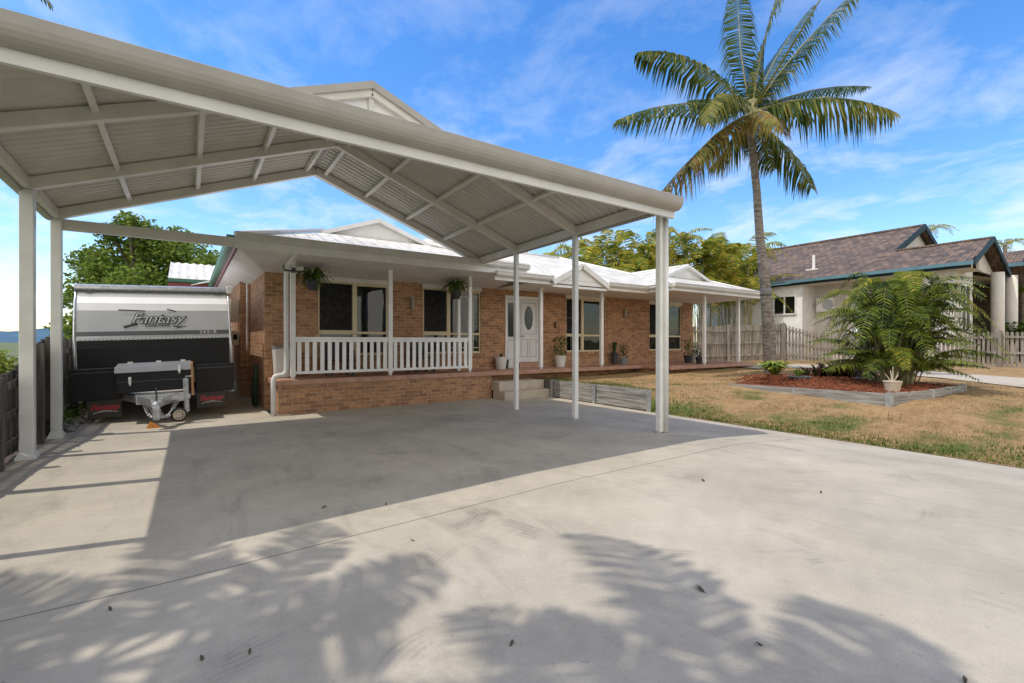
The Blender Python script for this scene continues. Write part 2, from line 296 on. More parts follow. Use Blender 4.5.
# ------------------------------------------------------------------ mesh helpers
class MB:
    def __init__(s): s.v = []; s.f = []; s.mi = []; s.cur = 0
    def add(s, vs, fs):
        b = len(s.v); s.v += [tuple(x) for x in vs]
        for f in fs: s.f.append(tuple(b+i for i in f)); s.mi.append(s.cur)
        return s
    def box(s, x0, x1, y0, y1, z0, z1):
        s.add([(x0,y0,z0),(x1,y0,z0),(x1,y1,z0),(x0,y1,z0),(x0,y0,z1),(x1,y0,z1),(x1,y1,z1),(x0,y1,z1)],
              [(0,3,2,1),(4,5,6,7),(0,1,5,4),(1,2,6,5),(2,3,7,6),(3,0,4,7)]); return s
    def bar(s, p0, p1, w, h, up=(0,0,1)):
        """box beam from p0 to p1; w across, h along 'up'; the axis runs through its centre"""
        p0 = Vector(p0); p1 = Vector(p1); d = (p1-p0).normalized(); u = Vector(up); a = d.cross(u)
        if a.length < 1e-4: a = d.cross(Vector((1,0,0)))
        a.normalize(); b = a.cross(d).normalized(); vs = []
        for p in (p0, p1):
            for i, j in ((-1,-1),(1,-1),(1,1),(-1,1)): vs.append(p+a*w/2*i+b*h/2*j)
        s.add(vs, [(0,3,2,1),(4,5,6,7),(0,1,5,4),(1,2,6,5),(2,3,7,6),(3,0,4,7)]); return s
    def tube(s, pts, rad, n=8, cap=True):
        pts = [Vector(p) for p in pts]; rad = rad if isinstance(rad, (list, tuple)) else [rad]*len(pts); b = []; a = None
        for i, p in enumerate(pts):
            d = (pts[min(i+1, len(pts)-1)]-pts[max(i-1, 0)]).normalized()
            if a is None:
                a = d.cross(Vector((0,0,1))); a = a if a.length > 1e-3 else d.cross(Vector((1,0,0)))
            else: a = a-d*a.dot(d)
            a.normalize(); c = d.cross(a)
            b += [p+(a*math.cos(2*math.pi*k/n)+c*math.sin(2*math.pi*k/n))*rad[i] for k in range(n)]
        fs = []
        for i in range(len(pts)-1):
            for k in range(n):
                k2 = (k+1) % n; fs.append((i*n+k, i*n+k2, (i+1)*n+k2, (i+1)*n+k))
        if cap: fs.append(tuple(range(n-1, -1, -1))); fs.append(tuple((len(pts)-1)*n+k for k in range(n)))
        s.add(b, fs); return s
    def lathe(s, c, prof, n=20):
        """prof: list of (radius, height) round a vertical axis at c"""
        vs = []; c = Vector(c)
        for r, z in prof:
            for k in range(n):
                a = 2*math.pi*k/n; vs.append((c.x+r*math.cos(a), c.y+r*math.sin(a), c.z+z))
        fs = []
        for i in range(len(prof)-1):
            for k in range(n):
                k2 = (k+1) % n; fs.append((i*n+k, i*n+k2, (i+1)*n+k2, (i+1)*n+k))
        s.add(vs, fs); return s
    def prism(s, poly, off):
        """closed solid: polygon (3D points) swept by the vector off"""
        n = len(poly); off = Vector(off); a = [Vector(p) for p in poly]
        s.add(a+[p+off for p in a], [tuple(range(n-1, -1, -1)), tuple(range(n, 2*n))]+[(i, (i+1) % n, n+(i+1) % n, n+i) for i in range(n)]); return s
    def sphere(s, c, r, sx=1, sy=1, sz=1, n=12, m=8, jit=0):
        vs = []; fs = []
        for i in range(m+1):
            t = math.pi*i/m
            for k in range(n):
                a = 2*math.pi*k/n; q = 1+random.uniform(-jit, jit)
                vs.append((c[0]+r*sx*q*math.sin(t)*math.cos(a), c[1]+r*sy*q*math.sin(t)*math.sin(a), c[2]+r*sz*q*math.cos(t)))
        for i in range(m):
            for k in range(n):
                k2 = (k+1) % n; fs.append((i*n+k, (i+1)*n+k, (i+1)*n+k2, i*n+k2))
        s.add(vs, fs); return s
    def build(s, name, mats, parent=None, smooth=False, bevel=0):
        me = bpy.data.meshes.new(name); me.from_pydata(s.v, [], s.f); 
        mats = mats if isinstance(mats, (list, tuple)) else [mats]
        for m in mats: me.materials.append(M[m] if isinstance(m, str) else m)
        if len(mats) > 1: me.polygons.foreach_set('material_index', s.mi)
        if smooth: me.polygons.foreach_set('use_smooth', [True]*len(me.polygons))
        me.update()
        o = bpy.data.objects.new(name, me); COL.objects.link(o)
        if parent is not None: o.parent = parent
        if bevel:
            b = o.modifiers.new('edge', 'BEVEL'); b.width = bevel; b.segments = 2; b.limit_method = 'ANGLE'
        return o
def tag(o, label, cat, group=None):
    o['label'] = label; o['category'] = cat
    if group: o['group'] = group
    return o
def thing(name, label, cat, group=None, loc=(0,0,0), rot=(0,0,0)):
    o = bpy.data.objects.new(name, None); COL.objects.link(o); o.location = loc; o.rotation_euler = rot
    o.empty_display_size = .2
    return tag(o, label, cat, group)
def struct(o, kind='structure'): o['kind'] = kind; return o
def text_mesh(name, body, size, mat, parent, mtx, shear=0, offset=0, extrude=.002, space=1):
    c = bpy.data.curves.new(name, 'FONT'); c.body = body; c.size = size; c.shear = shear; c.offset = offset; c.extrude = extrude
    c.align_x = 'CENTER'; c.align_y = 'CENTER'; c.space_character = space
    t = bpy.data.objects.new(name, c); COL.objects.link(t)
    bpy.context.view_layer.update()
    me = bpy.data.meshes.new_from_object(t.evaluated_get(bpy.context.evaluated_depsgraph_get()))
    bpy.data.objects.remove(t); me.name = name; me.materials.clear(); me.materials.append(M[mat])
    me.transform(mtx); o = bpy.data.objects.new(name, me); COL.objects.link(o); o.parent = parent
    return o
FACE = Matrix.Rotation(R(90), 4, 'X')          # text standing up, read from -y
def clamp(x, a=0., b=1.): return max(a, min(b, x))

# ------------------------------------------------------------------ ground
def gz(u, v):      # height of the driveway
    if v > 8.8: return 0.
    return (.033 if u > 3 else .018+.015*clamp(u/3))*(8.8-v)*clamp((8.4-u)/2.3)
def zl(u, v):      # height of the lawn
    s = clamp((u-8.3)/3.2); w_ = clamp((v-5.4)/1.5); w_ = w_*w_*(3-2*w_)
    if v < 6.86: w_ *= clamp((u-8.4)/.7)
    return .42*s*(1-w_)+.45*w_+.1*clamp((u-11)/5)
def grid(us, vs, f, skip=None):
    mb = MB(); n = len(us)
    mb.v = [(u, v, f(u, v)) for v in vs for u in us]
    for j in range(len(vs)-1):
        for i in range(n-1):
            if skip and skip((us[i]+us[i+1])/2, (vs[j]+vs[j+1])/2): continue
            mb.f.append((j*n+i, j*n+i+1, (j+1)*n+i+1, (j+1)*n+i)); mb.mi.append(0)
    return mb
def rng(a, b, n): return [a+(b-a)*i/n for i in range(n+1)]
MB().add([(-4000,-4000,-1.3),(4000,-4000,-1.3),(4000,4000,-1.3),(-4000,4000,-1.3)], [(0,1,2,3)]).build('ground', 'field')
struct(bpy.data.objects['ground'])
us = rng(-1.86, 1.44, 8)+rng(1.44, 8.4, 14)[1:]; vs = rng(-9, 8.8, 36)+[9.5, 10.2, 11.0, 12.2, 16, 26]
struct(grid(us, vs, gz, lambda u, v: v > 11.0 and u > 1.44).build('driveway', 'concrete'))
us = rng(8.4, 20, 58)+rng(20, 70, 20)[1:]; vs = rng(-9, 6.8, 64)+[6.85, 6.87]+rng(7.05, 11.5, 18)+rng(11.5, 60, 20)[1:]
def lawn_h(u, v): return zl(u, v)-(.006 if u < 8.41 else 0)+.012*math.sin(u*3.1+v*1.7)*clamp((u-8.4)*2)*math.sin(v*2.3)
mb = grid(us, vs, lawn_h)
struct(mb.build('lawn', 'lawn', smooth=True))
# left side: soil strip along the fence and a falling garden behind it
struct(grid([-2.12, -1.98, -1.86], rng(-9, 26, 60), lambda u, v: gz(-2, v)-.02+.02*math.sin(v*5)).build('soil_strip', 'soil'))
struct(grid(rng(-60, -2.12, 24), rng(-20, 120, 20), lambda u, v: -1.15*clamp((-2.0-u)/4)-.1).build('sloping_ground', 'field'))
# hills across the bay
mb = MB(); pts = []
for i in range(60):
    u = -1700+i*36; pts.append((u, 2300+60*math.sin(i*.4), 62*math.exp(-((u+930)/240)**2)*1.35+34*math.exp(-((u+420)/210)**2)+8*math.sin(i*.9)+12))
mb.v = [p for q in pts for p in ((q[0], q[1]-260, -1.2), (q[0], q[1], q[2]), (q[0], q[1]+400, -1.2))]
for i in range(59):
    for k in (0, 1): mb.f.append((i*3+k, (i+1)*3+k, (i+1)*3+k+1, i*3+k+1)); mb.mi.append(0)
struct(mb.build('hills', 'hill', smooth=True))
# concrete path beyond the lawn
def ribbon(line, w0, h=.004):
    mb = MB(); vs_ = []
    for (a, b) in line: vs_ += [(a[0], a[1], zl(*a)+h+.016), (b[0], b[1], zl(*b)+h+.016)]
    mb.v = vs_
    for i in range(len(line)-1): mb.f.append((2*i, 2*i+2, 2*i+3, 2*i+1)); mb.mi.append(0)
    return mb
struct(ribbon([((18.05, 11.2), (16.9, 9.0)), ((20.4, 11.3), (18.2, 9.0)), ((21.6, 9.8), (18.9, 8.2)), ((21.5, 7.6), (18.4, 6.0)), ((20.4, 4.8), (17.2, 4.1)), ((17.9, 1.2), (14.7, 1.5)), ((15.2, -3), (12.5, -2.5))], 0, .01).build('path', 'path'))

# grass blades: one uncountable mass, denser on the green edge
mb = MB()
def blade(u, v, z, h, mi):
    a = random.uniform(0, 6.28); wd = .006+h*.06; lx, ly = math.cos(a)*h*.5, math.sin(a)*h*.5; cx, cy = -math.sin(a)*wd, math.cos(a)*wd
    mb.cur = mi; mb.add([(u-cx, v-cy, z-.01), (u+cx, v+cy, z-.01), (u+lx, v+ly, z+h)], [(0, 1, 2)])
for i in range(52000):
    u = 8.42+random.random()**1.7*8; v = random.uniform(-.5, 10.7)
    if v > 6.9 and u < 8.6: continue
    if 10.2 < u < 14.6 and 3.2 < v < 7 and (u-10.7) > (v-3.2)*.05 and v > 3.1+(0): 
        if u > 10.9 and v < 6.6: continue
    edge = u < 8.42+.35+.5*math.sin(v*1.3)**2
    blade(u, v, zl(u, v), random.uniform(.012, .032) if not edge else random.uniform(.02, .055), 1 if (random.random() < (.75 if edge else .12)) else 0)
g = mb.build('grass', ['blade_d', 'blade_g']); g['kind'] = 'stuff'

# ------------------------------------------------------------------ house
house = thing('brick_house', 'low tan brick house with white roof, front verandah and white posts', 'house', loc=(1.44, 12.1, 0))
HO = Vector(house.location)
def H(mb, name, mat, parent=None, **k):
    """build under the house; geometry is given in world coordinates"""
    mb.v = [(a-HO.x, b-HO.y, c-HO.z) for a, b, c in mb.v]
    return mb.build(name, mat, parent or house, **k)
VW, CZ = 12.1, 3.14
wins = [(2.6, 3.48, 4.34, 1.21), (5.33, 6.12, 7.17, 1.21), (10.5, 11.26, 12.3, 1.2), (14.75, 15.8, 16.75, 1.2)]
ZT = 3.03
# front wall in pieces round the openings
mb = MB(); x = 1.44
ops = [(w_[0], w_[2], w_[3], ZT) for w_ in wins]+[(8.03, 9.45, .73, 2.97)]; ops.sort()
for a, b, z0, z1 in ops:
    mb.box(x, a, VW, VW+.24, -.02, CZ)
    if z0 > .8: mb.box(a, b, VW+.001, VW+.239, -.02, z0)
    if z1 < CZ-.12: mb.box(a, b, VW+.001, VW+.239, z1, CZ)
    x = b
mb.box(x, 17.5, VW, VW+.24, -.02, CZ)
mb.box(1.442, 1.68, VW+.24, 15.2, -.02, 3.3); mb.box(1.2, 1.681, 15.2, 21.5, -.02, 3.3)
mb.box(17.26, 17.5, VW+.24, 18.5, .3, CZ)
H(mb, 'wall', 'brick')
for a, m_, b, z0 in wins:    # each window: white head board, frame, panes, sill
    H(MB().box(a-.02, b+.02, VW-.02, VW+.1, ZT, CZ-.002), 'head_board', 'lowframe')
    t = .055; y0, y1 = VW+.03, VW+.10; zt = z0+.52
    f = MB()
    f.box(a, a+t*.7, y0, y1, z0, ZT); f.box(b-t*.7, b, y0, y1, z0, ZT); f.box(m_-t, m_+t, y0-.012, y1, z0, ZT)
    f.box(a+t*.7, m_-t, y0, y1, z0, z0+.05); f.box(m_+t, b-t*.7, y0, y1, z0, z0+.05)
    f.box(a+t*.7, m_-t, y0, y1, ZT-.04, ZT); f.box(m_+t, b-t*.7, y0, y1, ZT-.07, ZT)
    f.box(a+t*.7, m_-t, y0-.004, y1, zt, zt+.1); f.box(m_+t, b-t*.7, y0-.004, y1, zt+.01, zt+.07)
    fr = H(f, 'window', 'frame')
    g1 = MB().box(m_+t, b-t*.7, y1-.02, y1-.01, z0+.05, ZT-.07); H(g1, 'pane', 'glass', house)
    H(MB().box(a+t*.7, m_-t, y1-.02, y1-.01, z0+.05, zt), 'pane', 'glass', house)
    ms = MB(); xa, xb = a+t*.7, m_-t                      # diamond security mesh over the open sash
    for k in range(-14, 30):
        for sgn in (1, -1):
            p0 = [xa, zt+.1+k*.07*1]; xs = []
            z_at = lambda xx: zt+.1+k*.075+sgn*(xx-xa)
            lo, hi = zt+.1, ZT-.04; xx0, xx1 = xa, xb
            if sgn > 0: xx0 = max(xa, xa+lo-(zt+.1+k*.075)); xx1 = min(xb, xa+hi-(zt+.1+k*.075))
            else: xx1 = min(xb, xa-(lo-(zt+.1+k*.075))); xx0 = max(xa, xa-(hi-(zt+.1+k*.075)))
            if xx1-xx0 > .02: ms.bar((xx0, y0+.015, z_at(xx0)), (xx1, y0+.015, z_at(xx1)), .008, .004, (0, 1, 0))
    H(ms, 'security_mesh', 'mesh')
    H(MB().box(a-.03, b+.03, VW-.05, VW+.05, z0-.1, z0-.001), 'window_sill', 'brick')
# faint glazing bars of the second window
mb = MB()
for zz in (2.85, 1.36): mb.box(6.19, 7.12, VW+.062, VW+.075, zz, zz+.02)
mb.box(6.93, 6.95, VW+.061, VW+.076, 1.26, 2.95); H(mb, 'glazing_bar', 'lowframe')
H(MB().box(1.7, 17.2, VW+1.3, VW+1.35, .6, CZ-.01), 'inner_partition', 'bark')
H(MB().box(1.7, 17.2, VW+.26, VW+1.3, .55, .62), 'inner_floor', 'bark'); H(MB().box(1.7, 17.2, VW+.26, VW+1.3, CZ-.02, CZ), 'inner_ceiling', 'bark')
for a, b, m_ in ((3.56, 3.8, 'cream'), (6.2, 6.5, 'cream'), (6.95, 7.15, 'cream'), (10.52, 10.68, 'cream'), (16.1, 16.45, 'render')):
    mb = MB(); n = int((b-a)/.02)
    for k in range(n+1):
        x = a+(b-a)*k/n; y = VW+.22+.022*math.sin(k*1.3); mb.v += [(x, y, 1.0), (x, y, 3.05)]
    for k in range(n): mb.f.append((2*k, 2*k+2, 2*k+3, 2*k+1)); mb.mi.append(0)
    H(mb, 'curtain', m_)
for k in range(3): H(MB().box(11.5, 12.2, VW+.9, VW+1.2, 1.5+k*.45, 1.53+k*.45), 'shelf', 'white')
for k, (x, z, w_, h_, mm) in enumerate(((11.6,1.53,.12,.2,'vanwhite'),(11.85,1.53,.08,.28,'boxlid'),(12.0,1.98,.14,.22,'vanwhite'),(11.65,1.98,.1,.15,'rope'),(11.8,2.43,.16,.25,'vanwhite'))): H(MB().box(x, x+w_, VW+.95, VW+1.05, z+.002, z+h_), 'shelf_item', mm)
# door with sidelight
H(MB().box(8.03, 8.1, VW-.03, VW+.12, .73, 2.97).box(8.47, 8.55, VW-.03, VW+.12, .73, 2.97).box(9.38, 9.45, VW-.03, VW+.12, .73, 2.97)
  .box(8.1, 8.47, VW-.03, VW+.12, 2.88, 2.97).box(8.55, 9.38, VW-.03, VW+.12, 2.88, 2.97), 'door_frame', 'white')
dr = H(MB().box(8.55, 9.38, VW+.05, VW+.09, .90, 2.88), 'door', 'door')
mb = MB()
def ringrect(mb, a, b, z0, z1, y, t=.016):
    mb.box(a, b, y-.006, y, z0, z0+t); mb.box(a, b, y-.006, y, z1-t, z1); mb.box(a, a+t, y-.006, y, z0+t, z1-t); mb.box(b-t, b, y-.006, y, z0+t, z1-t)
for a, b, z0, z1 in ((8.66, 8.93, 1.06, 1.62), (9.0, 9.27, 1.06, 1.62), (8.66, 9.27, 1.78, 2.78)): ringrect(mb, a, b, z0, z1, VW+.049)
H(mb, 'door_moulding', 'groove', dr)
def oval(cx, y, cz, a, b, y2, n=36):
    m_ = MB(); m_.prism([(cx+a*math.cos(2*math.pi*k/n), y, cz+b*math.sin(2*math.pi*k/n)) for k in range(n)], (0, y2-y, 0)); return m_
H(oval(8.965, VW+.046, 2.3, .205, .42, VW+.0485), 'oval_surround', 'white', dr)
H(oval(8.965, VW+.042, 2.3, .17, .385, VW+.0455), 'door_glass', 'lead', dr)
H(MB().tube([(8.62, VW+.02, 1.72), (8.62, VW-.03, 1.72), (8.74, VW-.035, 1.72)], .014), 'handle', 'lamp', dr)
H(MB().box(8.1, 8.47, VW+.05, VW+.09, .73, 2.88), 'sidelight', 'door')
mb = MB(); ringrect(mb, 8.15, 8.42, 1.0, 1.6, VW+.049); H(mb, 'sidelight_moulding', 'groove')
H(MB().box(8.17, 8.4, VW+.04, VW+.049, 1.7, 2.75), 'sidelight_glass', 'lead')
H(MB().box(8.5, 9.42, VW-.12, VW+.02, .731, .895), 'door_step', 'slab')
# verandah floor on a brick base
H(MB().box(1.50, 13.0, 10.95, VW, .62, .73).box(13.0, 18.3, 9.8, VW, .62, .7305), 'verandah_floor', 'slab', bevel=.01)
H(MB().box(1.57, 6.86, 11.0, VW-.01, -.02, .62).box(6.86, 12.95, 11.35, VW-.01, .1, .62).box(13.1, 18.2, 10.1, VW-.01, .2, .62), 'verandah_base', 'brick')
# soffit / ceiling
H(MB().add([(.8,10.5,3.36),(7.65,10.5,3.36),(7.65,12.1,3.14),(1.44,12.1,3.14),(1.44,21.5,3.16),(.8,21.5,3.36)], [(0,1,2,3),(0,3,4,5)])
  .add([(7.655,10.42,3.15),(12.62,10.42,3.15),(12.62,12.1,3.142),(7.655,12.1,3.142)], [(0,1,2,3)])
  .add([(12.62,9.5,3.2),(18.0,9.5,3.2),(18.0,12.1,3.142),(12.62,12.1,3.142)], [(0,1,2,3)]).add([(17.5,12.1,3.142),(18.0,12.1,3.142),(18.0,18.5,3.142),(17.5,18.5,3.142)], [(0,1,2,3)]), 'soffit', 'soffit')
# roofs: solid hipped blocks, two with a small Dutch gable in front
def hip_gable(u0, u1, v0, v1, ze, k, vg, th=.02):
    uc = (u0+u1)/2; zr = ze+(uc-u0)*k; zg = ze+(vg-v0)*k; hw = (zr-zg)/k
    mb = MB()
    V_ = [(u0,v0,ze),(u1,v0,ze),(u1,v1,ze),(u0,v1,ze),(uc-hw,vg,zg),(uc+hw,vg,zg),(uc,vg,zr),(uc,v1,zr)]
    mb.add(V_, [(0,1,5,4),(0,4,6,7,3),(1,2,7,6,5),(3,7,2)])
    return mb, (uc, hw, zg, zr)
def gablet(u, hw, v, zg, zr, roofmat):
    H(MB().prism([(u-hw+.12, v+.02, zg-.02), (u+hw-.12, v+.02, zg-.02), (u, v+.02, zr-.05)], (0, .04, 0)), 'gablet_panel', 'white')
    s_ = MB()
    for sg in (-1, 1):
        n = Vector((sg*(zr-zg), 0, hw)).normalized()
        s_.bar(Vector((u+sg*(hw+.1), v-.06, zg-.06)), Vector((u-sg*.03, v-.06+.002*sg, zr-.01)), .14, .10, up=n)
    H(s_, 'barge_board', 'white')
K = .364
mb, ga = hip_gable(.75, 7.65, 10.45, 21.5, 3.58, .352, 12.5); H(mb, 'roof', 'roofwhite'); gablet(ga[0], ga[1], 12.5, ga[2], ga[3], 0)
mb, ga = hip_gable(12.55, 18.05, 9.42, 19, 3.36, K, 10.85); H(mb, 'roof', 'roofwhite'); gablet(ga[0], ga[1], 10.85, ga[2], ga[3], 0)
mb = MB(); ze = 3.33; mb.add([(6.5,10.35,ze),(16.6,10.35,ze),(16.6,18.91,ze),(6.5,18.91,ze),(6.5,14.63,ze+4.28*K),(12.32,14.63,ze+4.28*K)],
    [(0,1,5,4),(1,2,5),(2,3,4,5)]); H(mb, 'roof', 'roofwhite')
# entry gable
mb = MB(); mb.add([(8.5,10.3,3.3),(9.57,10.3,3.84),(10.64,10.3,3.3),(8.5,12.5,3.3),(9.57,12.5,3.84),(10.64,12.5,3.3)], [(0,1,4,3),(1,2,5,4)]); H(mb, 'roof', 'roofwhite')
H(MB().prism([(8.6,10.36,3.17),(10.54,10.36,3.17),(10.54,10.36,3.3),(9.57,10.36,3.76),(8.6,10.36,3.3)], (0,.05,0)), 'gable_panel', 'white')
s_ = MB()
for sg in (-1, 1): s_.bar((9.57+sg*1.1, 10.31, 3.22), (9.57, 10.31, 3.775), .07, .15, up=(sg*.54, 0, 1.07))
H(s_, 'barge_board', 'white')
# ridge capping
mb = MB(); mb.tube([(.75,10.45,3.62),(2.8,12.5,4.36)], .05, 6).tube([(7.65,10.45,3.62),(5.6,12.5,4.36)], .05, 6).tube([(4.2,12.5,4.80),(4.2,21,4.80)], .05, 6)
mb.tube([(12.32,14.63,4.9),(16.6,10.35,3.35)], .06, 6).tube([(6.5,14.63,4.9),(12.32,14.63,4.9)], .06, 6)
mb.tube([(12.55,9.42,3.38),(13.98,10.85,3.9)], .05, 6).tube([(18.05,9.42,3.38),(16.6,10.85,3.9)], .05, 6).tube([(15.3,10.8,4.37),(15.3,17,4.37)], .06, 6)
H(mb, 'ridge_cap', 'white', smooth=True)
# fascias and quad gutters
def eave(p0, p1, out, z, mat='gutter', fmat='white', fh=.2):
    p0 = Vector(p0+(0,)); p1 = Vector(p1+(0,)); o_ = Vector(out+(0,)).normalized()
    prof = [(0,-.10),(.09,-.10),(.12,-.06),(.125,.0),(.14,.01),(.14,.035),(0,.035)]
    H(MB().prism([p0+o_*a+Vector((0,0,z+b)) for a, b in prof], p1-p0), 'gutter', mat)
    H(MB().prism([p0-o_*a+Vector((0,0,z+b)) for a, b in ((.001,-fh),(.001,.02),(.03,.02),(.03,-fh))], p1-p0), 'fascia', fmat)
eave((.75,10.45), (7.65,10.45), (0,-1), 3.6, fh=.26); eave((.75,10.6), (.75,21.5), (-1,0), 3.58, 'green', 'maroon', .24)
eave((7.65,10.45), (7.65,11.2), (1,0), 3.6, fh=.3)
eave((6.6,10.42), (8.5,10.42), (0,-1), 3.36, fh=.2); eave((10.64,10.38), (12.55,10.38), (0,-1), 3.34)
eave((12.55,9.42), (12.55,10.38), (-1,0), 3.36); eave((12.55,9.42), (18.05,9.42), (0,-1), 3.37); eave((18.05,9.42), (18.05,18.5), (1,0), 3.37)
H(MB().box(8.5, 10.64, 10.36, 10.43, 3.1, 3.2), 'fascia', 'white')
# verandah posts (each a part)
def hpost(u, v, ztop, wd=.1):
    o = H(MB().box(u-wd/2, u+wd/2, v-wd/2, v+wd/2, .79, ztop), 'post', 'white', bevel=.006)
    H(MB().box(u-.03, u+.03, v-.03, v+.03, .731, .79), 'post_foot', 'gutter', o)
for u, v, zt in ((1.87,11.12,3.30),(4.04,11.12,3.30),(6.24,11.12,3.30),(8.6,11.05,3.15),(11.1,11.05,3.15),(12.85,9.9,3.2),(15.05,9.95,3.2),(17.3,10.0,3.2)): hpost(u, v, zt)
H(MB().box(6.30, 6.38, 11.9, 11.98, .731, 3.2), 'post', 'white')
# balustrade
def rail(u0, u1, n):
    y = 11.12
    H(MB().box(u0, u1, y-.035, y+.035, 1.60, 1.65).box(u0, u1, y-.02, y+.02, 1.54, 1.60), 'handrail', 'white', bevel=.004)
    H(MB().box(u0, u1, y-.025, y+.025, .84, .90), 'bottom_rail', 'white', bevel=.004)
    for k in range(n):
        c = u0+(u1-u0)*(k+.5)/n; H(MB().box(c-.042, c+.042, y-.012, y+.012, .901, 1.539), 'baluster', 'white')
rail(1.92, 3.99, 13); rail(4.09, 6.19, 13)
# downpipe at the corner with its elbow
H(MB().tube([(1.9,10.55,3.42),(1.84,10.62,3.34),(1.74,10.86,3.16),(1.71,10.93,3.08),(1.71,10.93,.98),(1.70,10.93,.90),(1.65,10.92,.85),(1.56,10.92,.84),(1.49,10.91,.82),(1.46,10.91,.76),(1.46,10.91,0)], .048, 14), 'downpipe', 'gutter', smooth=True)
# wall lamps
for u in (5.0, 13.3):
    o = H(MB().box(u-.05, u+.05, VW-.03, VW-.001, 2.45, 2.72), 'wall_lamp', 'lamp'); H(MB().tube([(u, VW-.08, 2.43), (u, VW-.08, 2.74)], .045, 12), 'lamp_shade', 'lamp', o)
H(MB().box(9.98, 10.03, VW-.02, VW-.001, 1.98, 2.2), 'doorbell', 'dark')
# services on the side wall
H(MB().box(.98, 1.19, 15.4, 15.75, 2.1, 2.75), 'hot_water_box', 'meter', bevel=.01)
mb = MB().box(1.0, 1.19, 15.3, 15.6, 1.45, 1.85); o = H(mb, 'meter_box', 'meter', bevel=.01); H(MB().box(1.04, 1.14, 15.285, 15.299, 1.6, 1.75), 'meter_window', 'dark', o)
H(MB().tube([(1.36,15.0,3.2),(1.36,15.0,1.3)], .03, 8), 'conduit', 'gutter')
# rear wing with its own white roof, green gutter and maroon fascia
H(MB().box(-.4, 1.15, 22.6, 27, -.02, 3.7), 'rear_wall', 'brick')
mb = MB(); n = 60
for i in range(n+1):
    u = -.62+i*(4.2/n); z = .025*math.cos(i*math.pi*.5*1.0)
    mb.v += [(u, 22.0, 3.92+z), (u, 25.2, 4.98+z)]
for i in range(n): mb.f.append((2*i, 2*i+2, 2*i+3, 2*i+1)); mb.mi.append(0)
H(mb, 'rear_roof', 'roofwhite'); eave((-.62,22.0), (1.5,22.0), (0,-1), 3.9, 'green', 'maroon', .3)
H(MB().tube([(.1,21.95,3.72),(1.0,21.6,3.95)], .03, 6), 'downpipe', 'gutter')

# concrete entry steps
st = thing('entry_steps', 'pale concrete entry steps against the end of the brick verandah base', 'steps', loc=(7.6, 10.6, 0))
def T(mb, par, name, mat, **k):
    o_ = par.location; mb.v = [(a-o_.x, b-o_.y, c-o_.z) for a, b, c in mb.v]; return mb.build(name, mat, par, **k)
T(MB().box(6.864, 8.38, 10.35, 10.94, -.05, .22), st, 'lower_step', 'path', bevel=.01)
T(MB().box(6.864, 8.38, 10.62, 11.34, .22, .46), st, 'upper_step', 'path', bevel=.01)

# retaining wall beside the drive
rw = thing('retaining_wall', 'three sleeper high grey timber retaining wall between driveway and lawn', 'wall', loc=(8.42, 8.6, 0))
for k in range(3):
    z = .02+k*.155
    T(MB().box(8.39+.004*k, 8.44, 6.92, 8.55, z, z+.147), rw, 'sleeper', 'sleeper', bevel=.006)
    T(MB().box(8.392+.004*k, 8.441, 8.63, 10.22, z, z+.147), rw, 'sleeper', 'sleeper', bevel=.006)
for v in (6.88, 8.59, 10.26): T(MB().box(8.35, 8.37, v-.05, v+.05, -.02, .485).box(8.37, 8.45, v-.012, v+.012, -.02, .484), rw, 'post', 'steel')
T(MB().box(8.46, 8.52, 6.9, 10.3, .0, .44), rw, 'backing', 'soil')
T(MB().box(8.385, 8.44, 10.3, 10.93, .22, .46), rw, 'return_sleeper', 'timberdark')

# ------------------------------------------------------------------ carport
cp = thing('carport', 'large pale grey steel carport with gabled roof over the driveway', 'carport', loc=(2.19, 7.6, 0))
U0, U1, UC = -1.75, 6.13, 2.19; KS = 1.49/3.94
def E(v): return 3.55+.018*(8.8-v)
def C(mb, name, mat, par=None, **k):
    o_ = cp.location; mb.v = [(a-o_.x, b-o_.y, c-o_.z) for a, b, c in mb.v]; return mb.build(name, mat, par or cp, **k)
def zroof(u, v): return E(v)+KS*(min(u-U0, U1-u))
V0, V1, VG = 4.65, 10.5, 6.85
def cpost(u, v, wd, ztop, flare=False, mat='cpost'):
    z0 = gz(u, v)
    o = C(MB().box(u-wd/2, u+wd/2, v-wd/2, v+wd/2, z0+.01, ztop), 'post', mat, bevel=.008)
    if flare:
        a, b = wd/2+.002, wd/2+.032
        C(MB().add([(u+sx*b, v+sy*b, z0) for sx, sy in ((-1,-1),(1,-1),(1,1),(-1,1))]+[(u+sx*b, v+sy*b, z0+.03) for sx, sy in ((-1,-1),(1,-1),(1,1),(-1,1))]+[(u+sx*a, v+sy*a, z0+.10) for sx, sy in ((-1,-1),(1,-1),(1,1),(-1,1))],
          [(i+k*4, (i+1) % 4+k*4, (i+1) % 4+4+k*4, i+4+k*4) for k in (0, 1) for i in range(4)]), 'post_foot', mat, o)
    else:
        C(MB().box(u-.09, u+.09, v-.05, v+.05, z0, z0+.012).tube([(u+.07, v, z0), (u+.07, v, z0+.035)], .012, 6).tube([(u-.07, v, z0), (u-.07, v, z0+.035)], .012, 6), 'base_plate', 'steel', o)
cpost(U0, 8.78, .14, E(8.78), True); cpost(U0, 10.46, .13, E(10.46), True); cpost(U0, 6.8, .14, E(6.8), True); cpost(U0, 4.8, .09, E(4.8), True)
cpost(U1, 8.78, .09, E(8.78)); cpost(U1, 6.8, .09, E(6.8)); cpost(U1-.04, 4.8, .09, E(4.8)+.02)
C(MB().tube([(U1+.032, 4.74, gz(6.1, 4.8)), (U1+.032, 4.74, E(4.8)+.0)], .042, 12), 'downpipe', 'cpost', smooth=True)
RD = .155
